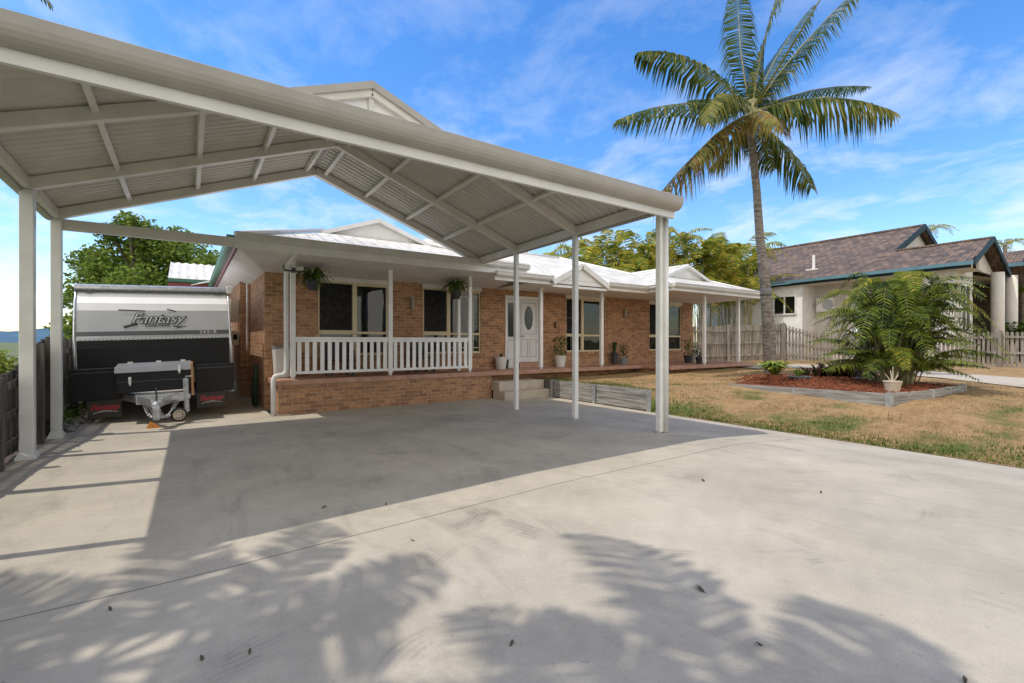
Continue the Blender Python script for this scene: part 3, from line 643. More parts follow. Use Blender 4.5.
for v in (6.8, 8.78, 10.44):
    e = E(v)
    for sg, ue in ((1, U0), (-1, U1)):
        nrm = Vector((-sg*KS, 0, 1)).normalized()
        p0 = Vector((ue, v, e))+nrm*RD/2; p1 = Vector((UC, v, e+KS*3.94))+nrm*RD/2
        C(MB().bar(p0-(p1-p0)*.005, p1+(p1-p0)*.006, .1, RD, up=nrm), 'rafter', 'rafter', bevel=.006)
C(MB().box(U0+.05, U1-.05, 4.75, 4.85, E(4.8)-.02, E(4.8)+.12), 'end_beam', 'rafter')
C(MB().box(U0, U1, 10.50, 10.56, 3.37, 3.55), 'tie_beam', 'rafter')
for ue in (U0, U1):
    C(MB().bar((ue, V0+.1, E(V0)+.08), (ue, 10.4, E(10.4)+.08), .07, .15), 'eave_beam', 'rafter')
# purlins on both slopes
for u in (-.83, .14, 1.05, 2.0, 2.38, 3.22, 4.16, 5.1):
    s_ = min(u-U0, U1-u); vs_ = V0+s_+.05 if s_ < VG-V0 else VG
    cuts = [vs_, 6.75, 6.85, 8.73, 8.83, 10.39]; cuts = [max(c, vs_) for c in cuts]; mb = MB()
    for a, b in ((cuts[0], cuts[1]), (cuts[2], cuts[3]), (cuts[4], cuts[5])):
        if b-a > .1:
            za, zb = zroof(u, a)+.12, zroof(u, b)+.12; mb.bar((u, a, za), (u, b, zb), .065, .07, up=(-KS if u < UC else KS, 0, 1))
    C(mb, 'purlin', 'rafter')
# corrugated sheets: real folded profile, ribs running down the slope
def rib(t):  # trapezoid profile, 76 mm pitch, 17 mm deep
    p = (t/.152) % 1
    return .03*(clamp(min((p-.0)/.2, (.62-p)/.2)))
def slope_sheet(side):
    mb = MB(); step = .019; n = int((V1-V0)/step); prev = None
    for i in range(n+1):
        v = V0+i*step; sm = 3.94 if v >= VG else max(.02, v-V0)
        row = []
        for s_ in (-.16, sm*.5, sm):
            u = U0+s_ if side < 0 else U1-s_
            row.append((u, v, E(v)+KS*s_+.17+rib(v)))
        b = len(mb.v); mb.v += row
        if prev is not None:
            for k in (0, 1):
                f = (prev+k, prev+k+1, b+k+1, b+k); mb.f.append(f if side > 0 else f[::-1]); mb.mi.append(0)
        prev = b
    C(mb, 'roof_sheet', 'sheet')
slope_sheet(-1); slope_sheet(1)
mb = MB(); prev = None; n = int((U1-U0+.2)/.019)
for i in range(n+1):
    u = U0-.1+i*.019; s_ = clamp(min(u-U0, U1-u), 0, VG-V0); b = len(mb.v)
    mb.v += [(u, V0-.15, E(V0)+.17-.088+rib(u)), (u, V0+s_, E(V0)+.17+KS*s_+rib(u))]
    if prev is not None: mb.f.append((prev, b, b+1, prev+1)); mb.mi.append(0)
    prev = b
C(mb, 'roof_sheet', 'sheet')
for sg, ue in ((1, U0), (-1, U1)):      # hip rafters and caps
    C(MB().bar((ue, V0+.1, E(V0)+.12), (ue+sg*(VG-V0), VG, E(VG)+KS*(VG-V0)+.12), .06, .1), 'hip_rafter', 'carport')
    C(MB().tube([(ue, V0, E(V0)+.19), (ue+sg*(VG-V0), VG, E(VG)+KS*(VG-V0)+.19)], .03, 6), 'hip_cap', 'carport')
C(MB().tube([(UC, VG, E(VG)+1.49+.19), (UC, V1, E(V1)+1.49+.19)], .04, 6), 'ridge_cap', 'carport')
# little gable above the hip
zg = E(VG)+KS*(VG-V0)+.17; zr = E(VG)+1.49+.20; hw = 3.94-(VG-V0)
C(MB().prism([(UC-hw, VG-.02, zg), (UC+hw, VG-.02, zg), (UC, VG-.02, zr)], (0, .03, 0)), 'gablet_panel', 'white')
C(MB().box(UC-.04, UC+.04, VG-.06, VG-.021, zg, zr-.06), 'gablet_stud', 'gutter')
s_ = MB()
for sg in (-1, 1): s_.bar((UC+sg*(hw+.06), VG-.07, zg-.06), (UC-sg*.03, VG-.07+.002*sg, zr-.03), .14, .10, up=(sg*KS, 0, 1))
C(s_, 'barge_board', 'carport')
# gutters and barge at the far end
def cgut(p0, p1, out, mat='carport', big=1.0):
    p0 = Vector(p0); p1 = Vector(p1); o_ = Vector(out)
    prof = [(0,-.07),(.04,-.072),(.085,-.06),(.12,-.035),(.145,.0),(.158,.04),(.163,.08),(.168,.118),(.160,.125),(0,.125)]
    C(MB().prism([p0+o_*a*big+Vector((0,0,b*big)) for a, b in prof], p1-p0), 'gutter', mat)
    return prof
cgut((U0-.14, V0-.08, E(V0)-.02), (U1+.03, V0-.08, E(V0)-.02), (0,-1,0), big=.95)
C(MB().box(U0-.05, U1+.02, V0-.078, V0-.03, E(V0)-.19, E(V0)+.07), 'front_fascia', 'cpost')
cgut((U0-.04, V0-.08, E(V0)+.0), (U0-.04, V1, E(V1)+.05), (-1,0,0)); cgut((U1+.04, V0-.08, E(V0)+.0), (U1+.04, V1, E(V1)+.05), (1,0,0), big=.7)
s_ = MB()
for sg, ue in ((1, U0), (-1, U1)): s_.bar((ue, V1+.03, E(V1)+.12), (UC, V1+.03, E(V1)+1.49+.12), .05, .2, up=(-sg*KS, 0, 1))
C(s_, 'barge_board', 'carport')

# ------------------------------------------------------------------ caravan
van = thing('caravan', 'white grey and black caravan parked nose out between fence and house', 'caravan', loc=(-.45, 12.0, .05), rot=(0, R(-1.9), 0))
def B(mb, name, mat, par=None, **k): return mb.build(name, mat, par or van, **k)
W2 = 1.27
prof = [(0,.62),(0,1.42),(.05,1.66),(.13,1.93),(.24,2.28),(.42,2.52),(.62,2.62),(6.0,2.62),(6.1,.62)]
def vz(z):   # setback of the nose at height z
    for (a, b), (c, d) in zip(prof[1:7], prof[2:8]):
        if b <= z <= d: return a+(c-a)*(z-b)/(d-b)
    return 0
B(MB().prism([(-W2, y, z) for y, z in prof], (2*W2, 0, 0)), 'body', 'vanwhite', bevel=.02)
def panel(z0, z1, name, mat, off=.006, x0=-W2+.03, x1=W2-.03, n=4):
    mb = MB(); zs = rng(z0, z1, n)
    for z in zs: mb.v += [(x0, vz(z)-off, z), (x1, vz(z)-off, z), (x0, vz(z)+.004, z), (x1, vz(z)+.004, z)]
    for i in range(n):
        a = i*4; mb.f += [(a, a+1, a+5, a+4), (a, a+4, a+6, a+2), (a+1, a+3, a+7, a+5)]; mb.mi += [0]*3
    mb.f += [(0, 2, 3, 1), (n*4, n*4+1, n*4+3, n*4+2)]; mb.mi += [0, 0]
    return B(mb, name, mat)
panel(2.28, 2.52, 'upper_panel', 'vanwhite', .012); panel(1.93, 2.28, 'upper_panel', 'vanwhite', .010)
panel(1.72, 2.14, 'grey_panel', 'vangrey', .016)
panel(1.635, 1.722, 'dark_stripe', 'vanstripe', .020); panel(1.595, 1.632, 'silver_stripe', 'alu', .018)
panel(.95, 1.55, 'checker_plate', 'checker', .01)
mb = MB()
for k in range(38): xx = -W2+.06+k*.066; mb.bar((xx, vz(1.56)-.014, 1.55), (xx+.04, vz(1.57)-.014, 1.578), .02, .01, (0, 1, 0))
B(mb, 'rope_light', 'steel')
for sg in (-1, 1): B(MB().tube([(sg*W2, y-.012, z) for y, z in prof[:7]], .022, 6), 'edge_trim', 'alu', smooth=True)
aw = B(MB().prism([(-W2-.02, y, z) for y, z in ((.38,2.53),(.36,2.58),(.38,2.65),(.5,2.68),(.62,2.66),(.62,2.56))], (2*W2+.02, 0, 0)), 'awning', 'steel')
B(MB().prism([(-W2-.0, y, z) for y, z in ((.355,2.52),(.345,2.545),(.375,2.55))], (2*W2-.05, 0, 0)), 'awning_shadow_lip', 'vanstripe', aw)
B(MB().box(W2-.02, W2+.1, .34, .62, 2.53, 2.70), 'awning_end_cap', 'white', aw, bevel=.015)
for x in (-W2+.2, W2-.2): B(MB().box(x-.05, x+.05, .34, .42, 2.5, 2.54), 'awning_bracket', 'vanstripe', aw)
# lettering on the nose
def place(x, z, tilt=True):
    y = vz(z)-.024
    th = math.atan2(vz(z+.1)-vz(z-.1), .2) if tilt else 0
    return Matrix.Translation((x, y, z)) @ Matrix.Rotation(-th, 4, 'X') @ FACE
m0 = place(-.0, 1.97)
text_mesh('lettering', 'Fantasy', .31, 'ink', van, m0, shear=.35, offset=.012, extrude=.003, space=.94)
m1 = place(-.0, 1.97); m1.translation.y -= .006
text_mesh('lettering', 'Fantasy', .31, 'silver', van, m1, shear=.35, offset=-.004, extrude=.003, space=.94)
text_mesh('lettering', 'CARAVANS', .075, 'ink', van, place(.0, 1.83), offset=.001, space=1.1)
for cx, cy, rz_ in ((-.42, 1.82, -.2), (.44, 1.80, .3)):
    B(MB().bar((cx-.12, vz(1.8)-.026, cy-.02), (cx+.10, vz(1.86)-.026, cy+.03*(1 if rz_ < 0 else -1)+.02), .05, .004, (0, 1, 0)), 'ribbon_print', 'ink')
B(MB().bar((-.62, vz(2.12)-.026, 2.15), (-.2, vz(2.12)-.026, 2.13), .022, .004, (0, 1, 0)), 'ribbon_print', 'ink')
B(MB().bar((.16, vz(2.15)-.026, 2.165), (.32, vz(2.15)-.026, 2.12), .022, .004, (0, 1, 0)), 'ribbon_print', 'ink')
text_mesh('model_number', '265-B', .10, 'silver', van, place(.86, 1.678), offset=.0005, space=1.35)
# wing boxes
for x0, x1, z0, z1 in ((-W2-.06, -.60, .42, 1.02), (.60, W2+.03, .42, 1.0)):
    o = B(MB().box(x0, x1, -.22, .0-.003, z0, z1), 'wing_box', 'vanblack', bevel=.015)
    B(MB().box(x0+.02, x1-.02, -.226, -.2205, z1-.08, z1-.07), 'box_seam', 'vanstripe', o)
# tool box on the drawbar
tb = B(MB().prism([(-.62, y, z) for y, z in ((-.66,.55),(-.66,.95),(-.60,1.0),(-.05,1.03),(-.05,.55))], (1.14, 0, 0)), 'tool_box', 'vanblack', bevel=.01)
B(MB().prism([(-.64, y, z) for y, z in ((-.69,.93),(-.62,1.035),(-.03,1.09),(-.03,1.02),(-.60,.97))], (1.18, 0, 0)), 'box_lid', 'boxlid', tb, bevel=.006)
for x in (-.45, .0, .4): B(MB().box(x-.04, x+.04, -.1, -.04, 1.085, 1.115), 'hinge', 'alu', tb)
for x, z in ((-.42, .80), (.34, .98)): B(MB().box(x-.022, x+.022, -.69, -.661, z-.07, z+.05).tube([(x, -.70, z-.11), (x, -.70, z-.07)], .018, 8), 'latch', 'alu', tb)
B(MB().box(-.62, .52, -.664, -.660, .755, .762), 'box_seam', 'vanstripe', tb)
B(MB().box(.525, .565, -.68, -.05, .42, 1.06), 'side_board', 'rope', tb)
# chassis, A-frame, coupling
ch = B(MB().bar((-.75, .3, .48), (-.06, -1.35, .40), .06, .14).bar((.75, .3, .48), (.06, -1.35, .40), .06, .14).bar((-.5, -.35, .44), (.5, -.35, .44), .06, .12), 'drawbar', 'alu', bevel=.005)
B(MB().box(-.34, .42, -.80, -.70, .33, .50), 'front_bar', 'alu', ch, bevel=.01)
cpl = B(MB().box(-.08, .08, -1.52, -1.25, .33, .43).sphere((0, -1.56, .37), .075, 1, 1, .9), 'coupling', 'steel', ch, bevel=.008)
B(MB().tube([(0, -1.42, .42), (0, -1.40, .52), (.0, -1.44, .66)], .014, 8), 'coupling_lever', 'ink', ch)
B(MB().box(-.055, .055, -1.66, -1.55, .12, .36), 'tow_hitch', 'steel', ch, bevel=.02)
def chain(p0, p1, sag, n=13):
    mb = MB(); prev = None
    for i in range(n+1):
        t = i/n; p = Vector(p0).lerp(Vector(p1), t); p.z -= sag*4*t*(1-t)
        if i:
            d = (p-prev); c = (p+prev)/2; a = d.normalized(); side = a.cross(Vector((0,1,0) if i % 2 else (.3,0,1))).normalized()*.018
            mb.tube([c-a*.032+side*.0, c-a*.02+side, c+a*.02+side, c+a*.032, c+a*.02-side, c-a*.02-side, c-a*.032], .0065, 5, cap=False)
        prev = p
    return mb
B(chain((-.22, -.95, .38), (.02, -1.5, .30), .20), 'safety_chain', 'alu', ch, smooth=True); B(chain((.26, -.95, .36), (.03, -1.5, .30), .22), 'safety_chain', 'alu', ch, smooth=True)
B(chain((-.15, -1.1, .34), (.30, -1.0, .36), .26, 17), 'safety_chain', 'alu', ch, smooth=True)
jw = B(MB().tube([(.44, -1.05, .16), (.44, -1.05, .78)], .045, 12).tube([(.44, -1.05, .78), (.44, -1.05, .82), (.54, -1.06, .82)], .012, 8).box(.16, .50, -1.08, -1.0, .40, .48), 'jockey_stand', 'steel', smooth=False)
wheel = MB(); wheel.tube([(.16, -1.05, .115), (.26, -1.05, .115)], .001, 3)
wheel = MB(); n = 28
def wheelmesh(cx, cy, cz, r, wd, axis=(0, 1, 0), n=28):
    ax = Vector(axis).normalized(); a = ax.cross(Vector((0,0,1))).normalized(); b = Vector((0,0,1)); mb = MB()
    pr = [(r*.62,-wd/2),(r*.93,-wd/2),(r,-wd/2+.02),(r,wd/2-.02),(r*.93,wd/2),(r*.62,wd/2)]
    for q, t in pr:
        for k in range(n): mb.v.append(tuple(Vector((cx,cy,cz))+ax*t+(a*math.cos(2*math.pi*k/n)+b*math.sin(2*math.pi*k/n))*q))
    for i in range(len(pr)-1):
        for k in range(n): mb.f.append((i*n+k, i*n+(k+1) % n, (i+1)*n+(k+1) % n, (i+1)*n+k)); mb.mi.append(0)
    return mb
jx, jy, jz = .31, -1.12, .115
B(wheelmesh(jx, jy, jz, .13, .07, (.2, -1, 0)), 'jockey_tyre', 'rubber', jw, smooth=True)
ax_ = Vector((.2, -1, 0)).normalized()
B(MB().tube([Vector((jx, jy, jz))-ax_*.026, Vector((jx, jy, jz))+ax_*.038], .098, 20), 'jockey_rim', 'potcream', jw)
mb = MB()
for k in range(8):
    a = k*math.pi/4; mb.sphere(Vector((jx, jy, jz))+ax_*.039+Vector((math.cos(a)*.066, 0, math.sin(a)*.066)), .015, n=6, m=4)
B(mb, 'rim_hole', 'ink', jw)
B(MB().bar((jx, jy, jz+.0), (.44, -1.05, .17), .04, .06), 'jockey_fork', 'potcream', jw)
# mud flaps with red print
for cx, cz in ((-.86, .24), (.86, .25)):
    fl = B(MB().box(cx-.25, cx+.25, -.13, -.12, cz-.17, cz+.18), 'mud_flap', 'flap')
    text_mesh('lettering', 'Fantasy', .155, 'red', fl, Matrix.Translation((cx, -.134, cz+.03)) @ FACE, shear=.35, offset=.006, space=.92)
    text_mesh('lettering', 'CARAVANS', .035, 'silver', fl, Matrix.Translation((cx, -.134, cz-.055)) @ FACE, space=1.1)
    B(MB().bar((cx-.17, -.133, cz-.075), (cx+.0, -.133, cz-.03), .012, .004, (0, 1, 0)).bar((cx, -.133, cz-.03), (cx+.19, -.133, cz-.07), .012, .004, (0, 1, 0)), 'ribbon_print', 'silver', fl)
# road wheels
for cx in (-1.12, 1.12):
    for cy in (2.6, 3.35):
        o = B(wheelmesh(cx, cy, .31, .34, .22, (1, 0, 0)), 'wheel', 'rubber', smooth=True); B(MB().tube([(cx-.08, cy, .31), (cx+.08, cy, .31)], .21, 20), 'rim', 'alu', o)
B(MB().box(-1.2, 1.2, .05, 6.0, .50, .60), 'chassis', 'vanblack')
for x in (-W2+.05, W2): B(MB().tube([(x, .02, .38), (x, .02, .62)], .03, 8), 'side_marker', 'white')
B(MB().box(W2-.03, W2+.04, -.12, -.04, .42, .60), 'side_marker', 'white')
# wheel chock
tag(MB().prism([(-.62, 10.62, .0), (-.40, 10.62, .0), (-.56, 10.62, .11)], (0, .1, 0)).build('wheel_chock', 'orange', bevel=.005), 'small orange wedge chock on the ground beside the caravan jockey wheel', 'wheel chock')

# ------------------------------------------------------------------ fences
def paling_fence(name, label, cat, pts, zb, h, mat, wd=.1, gap=.012, picket=False, group=None, posts=True, side=-1, step=2.4):
    f = thing(name, label, cat, group, loc=(pts[0][0], pts[0][1], 0)); o_ = f.location
    pal = MB(); rails = MB(); random.seed(hash(len(pts)*7+int(pts[0][0]*10)) % 1000)
    for (a, b) in zip(pts[:-1], pts[1:]):
        A_ = Vector((a[0], a[1], 0)); D_ = Vector((b[0]-a[0], b[1]-a[1], 0)); n = max(1, int(D_.length/(wd+gap))); d = D_.normalized(); nn = Vector((-d.y, d.x, 0))*side
        za, zb_ = a[2], b[2]; ha, hb = a[3], b[3]
        for k in range(n):
            t = (k+.5)/n; c = A_+D_*t; z0 = za+(zb_-za)*t+.04+random.uniform(-.01, .01); top = za+(zb_-za)*t+ha+(hb-ha)*t+random.uniform(-.02, .02)
            hw_ = d*(wd/2*random.uniform(.93, 1.0)); th = nn*(-.018); c2 = c+nn*random.uniform(0, .006)
            if picket:
                P_ = [c2-hw_+Vector((0,0,z0)), c2+hw_+Vector((0,0,z0)), c2+hw_+Vector((0,0,top-.04)), c2+hw_*.35+Vector((0,0,top)), c2-hw_*.35+Vector((0,0,top)), c2-hw_+Vector((0,0,top-.04))]
            else: P_ = [c2-hw_+Vector((0,0,z0)), c2+hw_+Vector((0,0,z0)), c2+hw_+Vector((0,0,top)), c2-hw_+Vector((0,0,top))]
            pal.prism([p-o_ for p in P_], th)
        for fr_ in (.18, .86 if not picket else .88, .52):
            rails.bar(A_+Vector((0,0,za+ha*fr_))+nn*.025-o_, A_+D_+Vector((0,0,zb_+hb*fr_))+nn*.025-o_, .04, .09)
    pal.build('palings', mat, f); rails.build('rails', mat, f)
    if posts:
        for (a, b) in zip(pts[:-1], pts[1:]):
            A_ = Vector((a[0], a[1], 0)); D_ = Vector((b[0]-a[0], b[1]-a[1], 0)); m_ = max(1, round(D_.length/step)); nn = Vector((-D_.y, D_.x, 0)).normalized()*side
            for k in range(m_+1):
                if k == m_ and b is not pts[-1]: continue
                t = k/m_; c = A_+D_*t+nn*.1; z = a[2]+(b[2]-a[2])*t; hh = a[3]+(b[3]-a[3])*t
                MB().box(c.x-.05-o_.x, c.x+.05-o_.x, c.y-.05-o_.y, c.y+.05-o_.y, z-.1, z+hh+.06).build('post', mat, f, bevel=.006)
    return f
paling_fence('timber_fence', 'dark weathered paling fence beside the left carport posts and caravan', 'fence',
    [(-1.98, 1.5, .1, .98), (-1.96, 8.05, .0, 1.06), (-1.95, 9.1, .0, 1.16), (-1.95, 9.95, 0, 1.46), (-1.95, 10.6, -.0, 1.57), (-1.95, 12.6, -.02, 1.62), (-2.1, 19, -.1, 1.66)], 0, 0, 'timberdark', wd=.095, side=-1)
# neighbouring boundary fence
paling_fence('boundary_fence', 'tall grey paling fence behind the palm and right verandah end', 'fence',
    [(19.6, 14.6, .5, 1.75), (23.9, 11.6, .6, 1.8)], 0, 0, 'timber', wd=.1, gap=.02, side=-1)
paling_fence('stepped_fence', 'grey paling fence with sloping top between the tall palm and garden clump', 'fence',
    [(23.95, 11.5, .6, 1.78), (24.9, 9.3, .5, 1.15)], 0, 0, 'timber', wd=.09, gap=.05, picket=True, side=-1)
paling_fence('picket_fence', 'grey picket fence right of the garden clump before white columns', 'fence',
    [(24.9, 9.2, .45, 1.2), (26.9, 4.6, .2, 1.75), (27.6, 1.0, .1, 1.75)], 0, 0, 'timber', wd=.09, gap=.045, picket=True, side=-1)

# ------------------------------------------------------------------ vegetation helpers
def curve_pts(ctrl, n):
    """quadratic Bezier through three control points given as start, bend, tip"""
    a, b, c = [Vector(p) for p in ctrl]; q = b*2-(a+c)*.5
    return [a*(1-t)**2+q*2*t*(1-t)+c*t*t for t in [i/n for i in range(n+1)]]
def frond(mb, ctrl, leaf_len, n=46, droop=.5, width=.035, mats=(0, 0, 1), stem_mat=3, r0=.03, fill=.12, sway=.12, fold=.6):
    """feather palm leaf: rachis plus two rows of drooping leaflets"""
    P = curve_pts(ctrl, n); mb.cur = stem_mat
    mb.tube([P[0], P[n//4], P[n//2], P[3*n//4], P[n]], [r0, r0*.75, r0*.5, r0*.3, r0*.1], 5)
    for i in range(int(n*fill), n+1):
        t = i/n; d = (P[min(i+1, n)]-P[max(i-1, 0)]).normalized()
        side = d.cross(Vector((0, 0, 1)))
        if side.length < .15: side = Vector((math.cos(i*.1), math.sin(i*.1)+.01, 0)) if side.length < .01 else side
        side.normalize(); upv = side.cross(d).normalized()
        ll = leaf_len*(math.sin(math.pi*(.12+.84*t))**.65)*random.uniform(.8, 1.05)
        if ll < .04: ll = .04
        for sg in (-1, 1):
            if random.random() < .05: continue
            dirv = (side*sg*1.0+d*(.45+random.uniform(-sway, sway))+upv*(fold*.5*random.uniform(.4, 1))).normalized()
            p0 = P[i]; p1 = p0+dirv*ll*.5+Vector((0,0,-droop*.25*ll)); p2 = p1+(dirv*.5+Vector((0,0,-droop*random.uniform(.8, 1.3))))*ll*.5
            wv = d*(width*.5) if abs(d.z) < .95 else d*(width*.5)
            mb.cur = random.choice(mats)
            mb.add([p0-wv*.6, p0+wv*.6, p1+wv, p1-wv, p2], [(0, 1, 2, 3), (3, 2, 4)])
# ------------------------------------------------------------------ the tall palm
rt = Vector((math.cos(YAW), -math.sin(YAW), 0)); fw = Vector((math.sin(YAW), math.cos(YAW), 0))
pb = Vector((14.85, 7.42, .50)); sc = 14.5/473
palm = thing('tall_palm', 'tall single coconut palm with ringed grey trunk standing on the lawn', 'palm tree', loc=tuple(pb))
top = rt*(-27*sc)+Vector((0,0,(375-112)*sc))
def PL(px, py, dz):
    q_ = (14.5+dz)/473; return rt*((px-512)*q_-263*sc)+Vector((0, 0, 1.05+(341.5-py)*q_))+fw*dz
tp = [PL(771.5,378,0), PL(771,366,0), PL(769.5,345,0), PL(768,315,0), PL(765,280,0), PL(760,235,0), PL(757,190,0), PL(753,150,0), PL(751,128,0)]
rr = [.205, .185, .175, .165, .14, .12, .108, .108, .12]
tpts = []; trad = []
for i in range(len(tp)-1):
    for k in range(14):
        t = k/14; tpts.append(tp[i].lerp(tp[i+1], t)); trad.append((rr[i]+(rr[i+1]-rr[i])*t)*(1+(.035 if k % 2 else -.01)))
MB().tube(tpts, trad, 16).build('trunk', 'trunk', palm, smooth=True)
q = tpts[14*4-6]; MB().tube([q-Vector((0,0,.02)), q+Vector((0,0,.02))], .172, 16).build('trunk_band', 'ink', palm)
q = q+Vector((0,0,.09)); MB().tube([q, q+Vector((0,0,.10))], .165, 16).build('trunk_wrap', 'boxlid', palm)
MB().tube([PL(750,132,0), PL(751,120,0), PL(753,100,0)], [.15, .19, .12], 12).build('crownshaft', 'stem', palm, smooth=True)
F_ = [ # (bend px,py,depth), (tip px,py,depth), leaf length, mats, start
 ((693,62,-.4),(638,52,-.6),.85,(0,0,0,1)), ((685,103,-.9),(617,120,-1.6),.8,(0,0,0,1)), ((704,146,-.5),(655,200,-.9),1.15,(0,1,2,2)),
 ((741,50,.4),(738,-22,.9),.95,(0,0,0)), ((764,42,-.3),(786,-25,-.4),.8,(0,0,1)), ((800,48,.3),(860,-14,.8),1.0,(0,0,1)),
 ((775,60,.8),(812,6,1.6),.85,(0,0,0)), ((826,97,-.7),(894,112,-1.2),1.05,(0,0,1,1)), ((812,90,1.0),(868,86,1.9),.6,(0,0)),
 ((783,145,-.3),(812,188,-.2),.8,(0,0,1)), ((722,93,-1.3),(708,122,-1.9),.75,(0,1,1)), ((768,112,-1.4),(783,128,-2.0),.65,(1,1,2)),
 ((735,140,.6),(712,165,.9),.7,(0,1)), ((775,100,1.5),(812,120,2.5),.8,(0,0)), ((725,100,1.4),(690,100,2.4),.8,(0,0)), ((762,140,.8),(775,168,1.5),.7,(0,1)), ((715,135,-.9),(690,165,-1.4),.8,(0,1,2))]
for bnd, tip, ll, mats in F_:
    mb = MB(); frond(mb, (PL(752,112,0), PL(*bnd), PL(*tip)), ll*1.14, 92, 1.35, .058, mats, 3, .035, .10, .2, .35)
    mb.build('frond', ['palmgreen', 'palmyellow', 'palmbrown', 'stem'], palm)
mb = MB(); mb.tube(curve_pts((PL(752,112,0), PL(782,62,-.9), PL(824,-6,-1.6)), 10), [.04]*4+[.03]*4+[.02]*3, 5); mb.build('spear_leaf', 'palmyellow', palm)
# palms out of frame on the left: their tips and shadows fall into the picture
def shade_palm(label, base, crown, fr, seed, mats=(0, 0, 1)):
    random.seed(seed); base = Vector(base); p = thing('coconut_palm', label, 'palm tree', loc=tuple(base)); c = Vector(crown)-base
    MB().tube([Vector((0,0,0)), c*.35+Vector((.12,0,0)), c*.7, c], [.24, .17, .14, .13], 12).build('trunk', 'trunk', p, smooth=True)
    for az, ln, rise, drop in fr:
        dr_ = Vector((math.sin(R(az)), math.cos(R(az)), 0)); mb = MB()
        frond(mb, (c, c+dr_*ln*.55+Vector((0,0,rise)), c+dr_*ln+Vector((0,0,rise-drop))), .62, 60, .7, .062, mats, 3, .035, .12, .25)
        mb.build('frond', ['palmgreen', 'palmyellow', 'palmbrown', 'stem'], p)
shade_palm('palm left of the driveway, its crown above the near carport corner', (-4.6, 4.0, -.3), (-3.9, 3.55, 7.5),
    [(18,1.7,.3,.9),(52,2.0,.4,1.1),(92,2.1,.4,1.2),(112,1.6,.5,1.0),(150,2.0,.4,1.2),(185,1.8,.4,1.1),(225,2.0,.4,1.1),(262,2.0,.4,1.2),(300,2.0,.3,1.0),(335,1.9,.3,1.0)], 3)
shade_palm('palm left of the driveway nearest the camera', (-3.3, 1.2, -.1), (-2.25, 1.4, 7.5),
    [(8,1.5,.3,.8),(38,2.3,.4,1.1),(78,1.8,.4,1.0),(98,1.5,.4,1.0),(140,1.9,.5,1.2),(180,2.0,.4,1.1),(220,2.0,.4,1.2),(255,1.8,.4,1.2),(285,2.1,.5,1.2),(325,1.7,.5,1.1)], 5)
shade_palm('palm beyond the left fence with frond tips in the top left corner', (-6.1, 18.2, -1.0), (-5.85, 18, 12.2),
    [(75,2.7,-.1,.9),(100,2.6,.1,.9),(125,2.5,.1,.8),(200,1.8,.2,.8),(260,2.2,.3,.9),(320,2.0,.3,.9)], 8)

# ------------------------------------------------------------------ cane palm clumps
def cane_clump(name, label, cat, base, n, h, spread, mats, matset, group=None, seed=1, ll=.42, nl=30, lw=.035, canes=True, low=0.2, sfrac=.65, arch=0, matmix=None):
    random.seed(seed); p = thing(name, label, cat, group, loc=base); mb = MB(); cs = MB()
    for i in range(n):
        a = random.uniform(0, 2*math.pi); r0 = random.uniform(0, spread*.22); b = Vector((r0*math.cos(a), r0*math.sin(a), 0))
        a2 = a+random.uniform(-.8, .8); d = Vector((math.cos(a2), math.sin(a2), 0)); hh = h*random.uniform(low, .8)
        if arch:
            reach = spread*random.uniform(.45, 1.15); hh = h*random.uniform(low, 1); z0 = hh*random.uniform(arch*.5, arch); tz = random.uniform(.25, .95)
            s0 = b*1.3+d*reach*.06+Vector((0,0,z0)); sw = Vector((random.uniform(-.2,.2), random.uniform(-.2,.2), 0))
            if canes and random.random() < .5: cs.tube([b*1.3, s0*.5+b*.6, s0], [.035, .03, .02], 6)
            frond(mb, (s0, b+d*reach*.42+sw+Vector((0,0,hh*.93)), b+d*reach+sw*2+Vector((0,0,z0+(hh-z0)*tz))), ll*random.uniform(.75, 1.15), nl, random.uniform(.3, .7), lw, random.choice(matmix) if matmix else mats, 3, .016, .28)
            continue
        lean = d*random.uniform(0, spread*.25); s0 = b+lean*.5+Vector((0,0,hh*sfrac))
        if canes and i % 2 == 0: cs.tube([b, b+lean*.3+Vector((0,0,hh*.4)), s0], [.035, .03, .022], 6)
        reach = spread*random.uniform(.35, .85)*(1.15 if hh < h*.5 else .8); up_ = h*random.uniform(.15, .36)
        frond(mb, (s0, s0+d*reach*.55+Vector((0,0,up_)), s0+d*reach*1.15+Vector((0,0,up_*random.uniform(-.9, .55)))), ll*random.uniform(.8, 1.15), nl, .55, lw, mats, 3, .016, .2)
    mb.build('foliage', matset, p)
    if cs.v: cs.build('stems', 'stem', p, smooth=True)
    return p
ga_ = ['arecagreen', 'arecayellow', 'deepgreen', 'stem']
cane_clump('golden_cane_palm', 'bushy golden cane palm clump in the sleeper edged garden bed', 'palm', (13.3, 4.0, .5), 130, 2.75, 1.5, (0,), ga_, seed=4, ll=.46, nl=46, lw=.03, low=.2, arch=.32, matmix=[(0, 0, 2), (0, 2), (0, 0, 1), (0,), (2, 2, 0)])
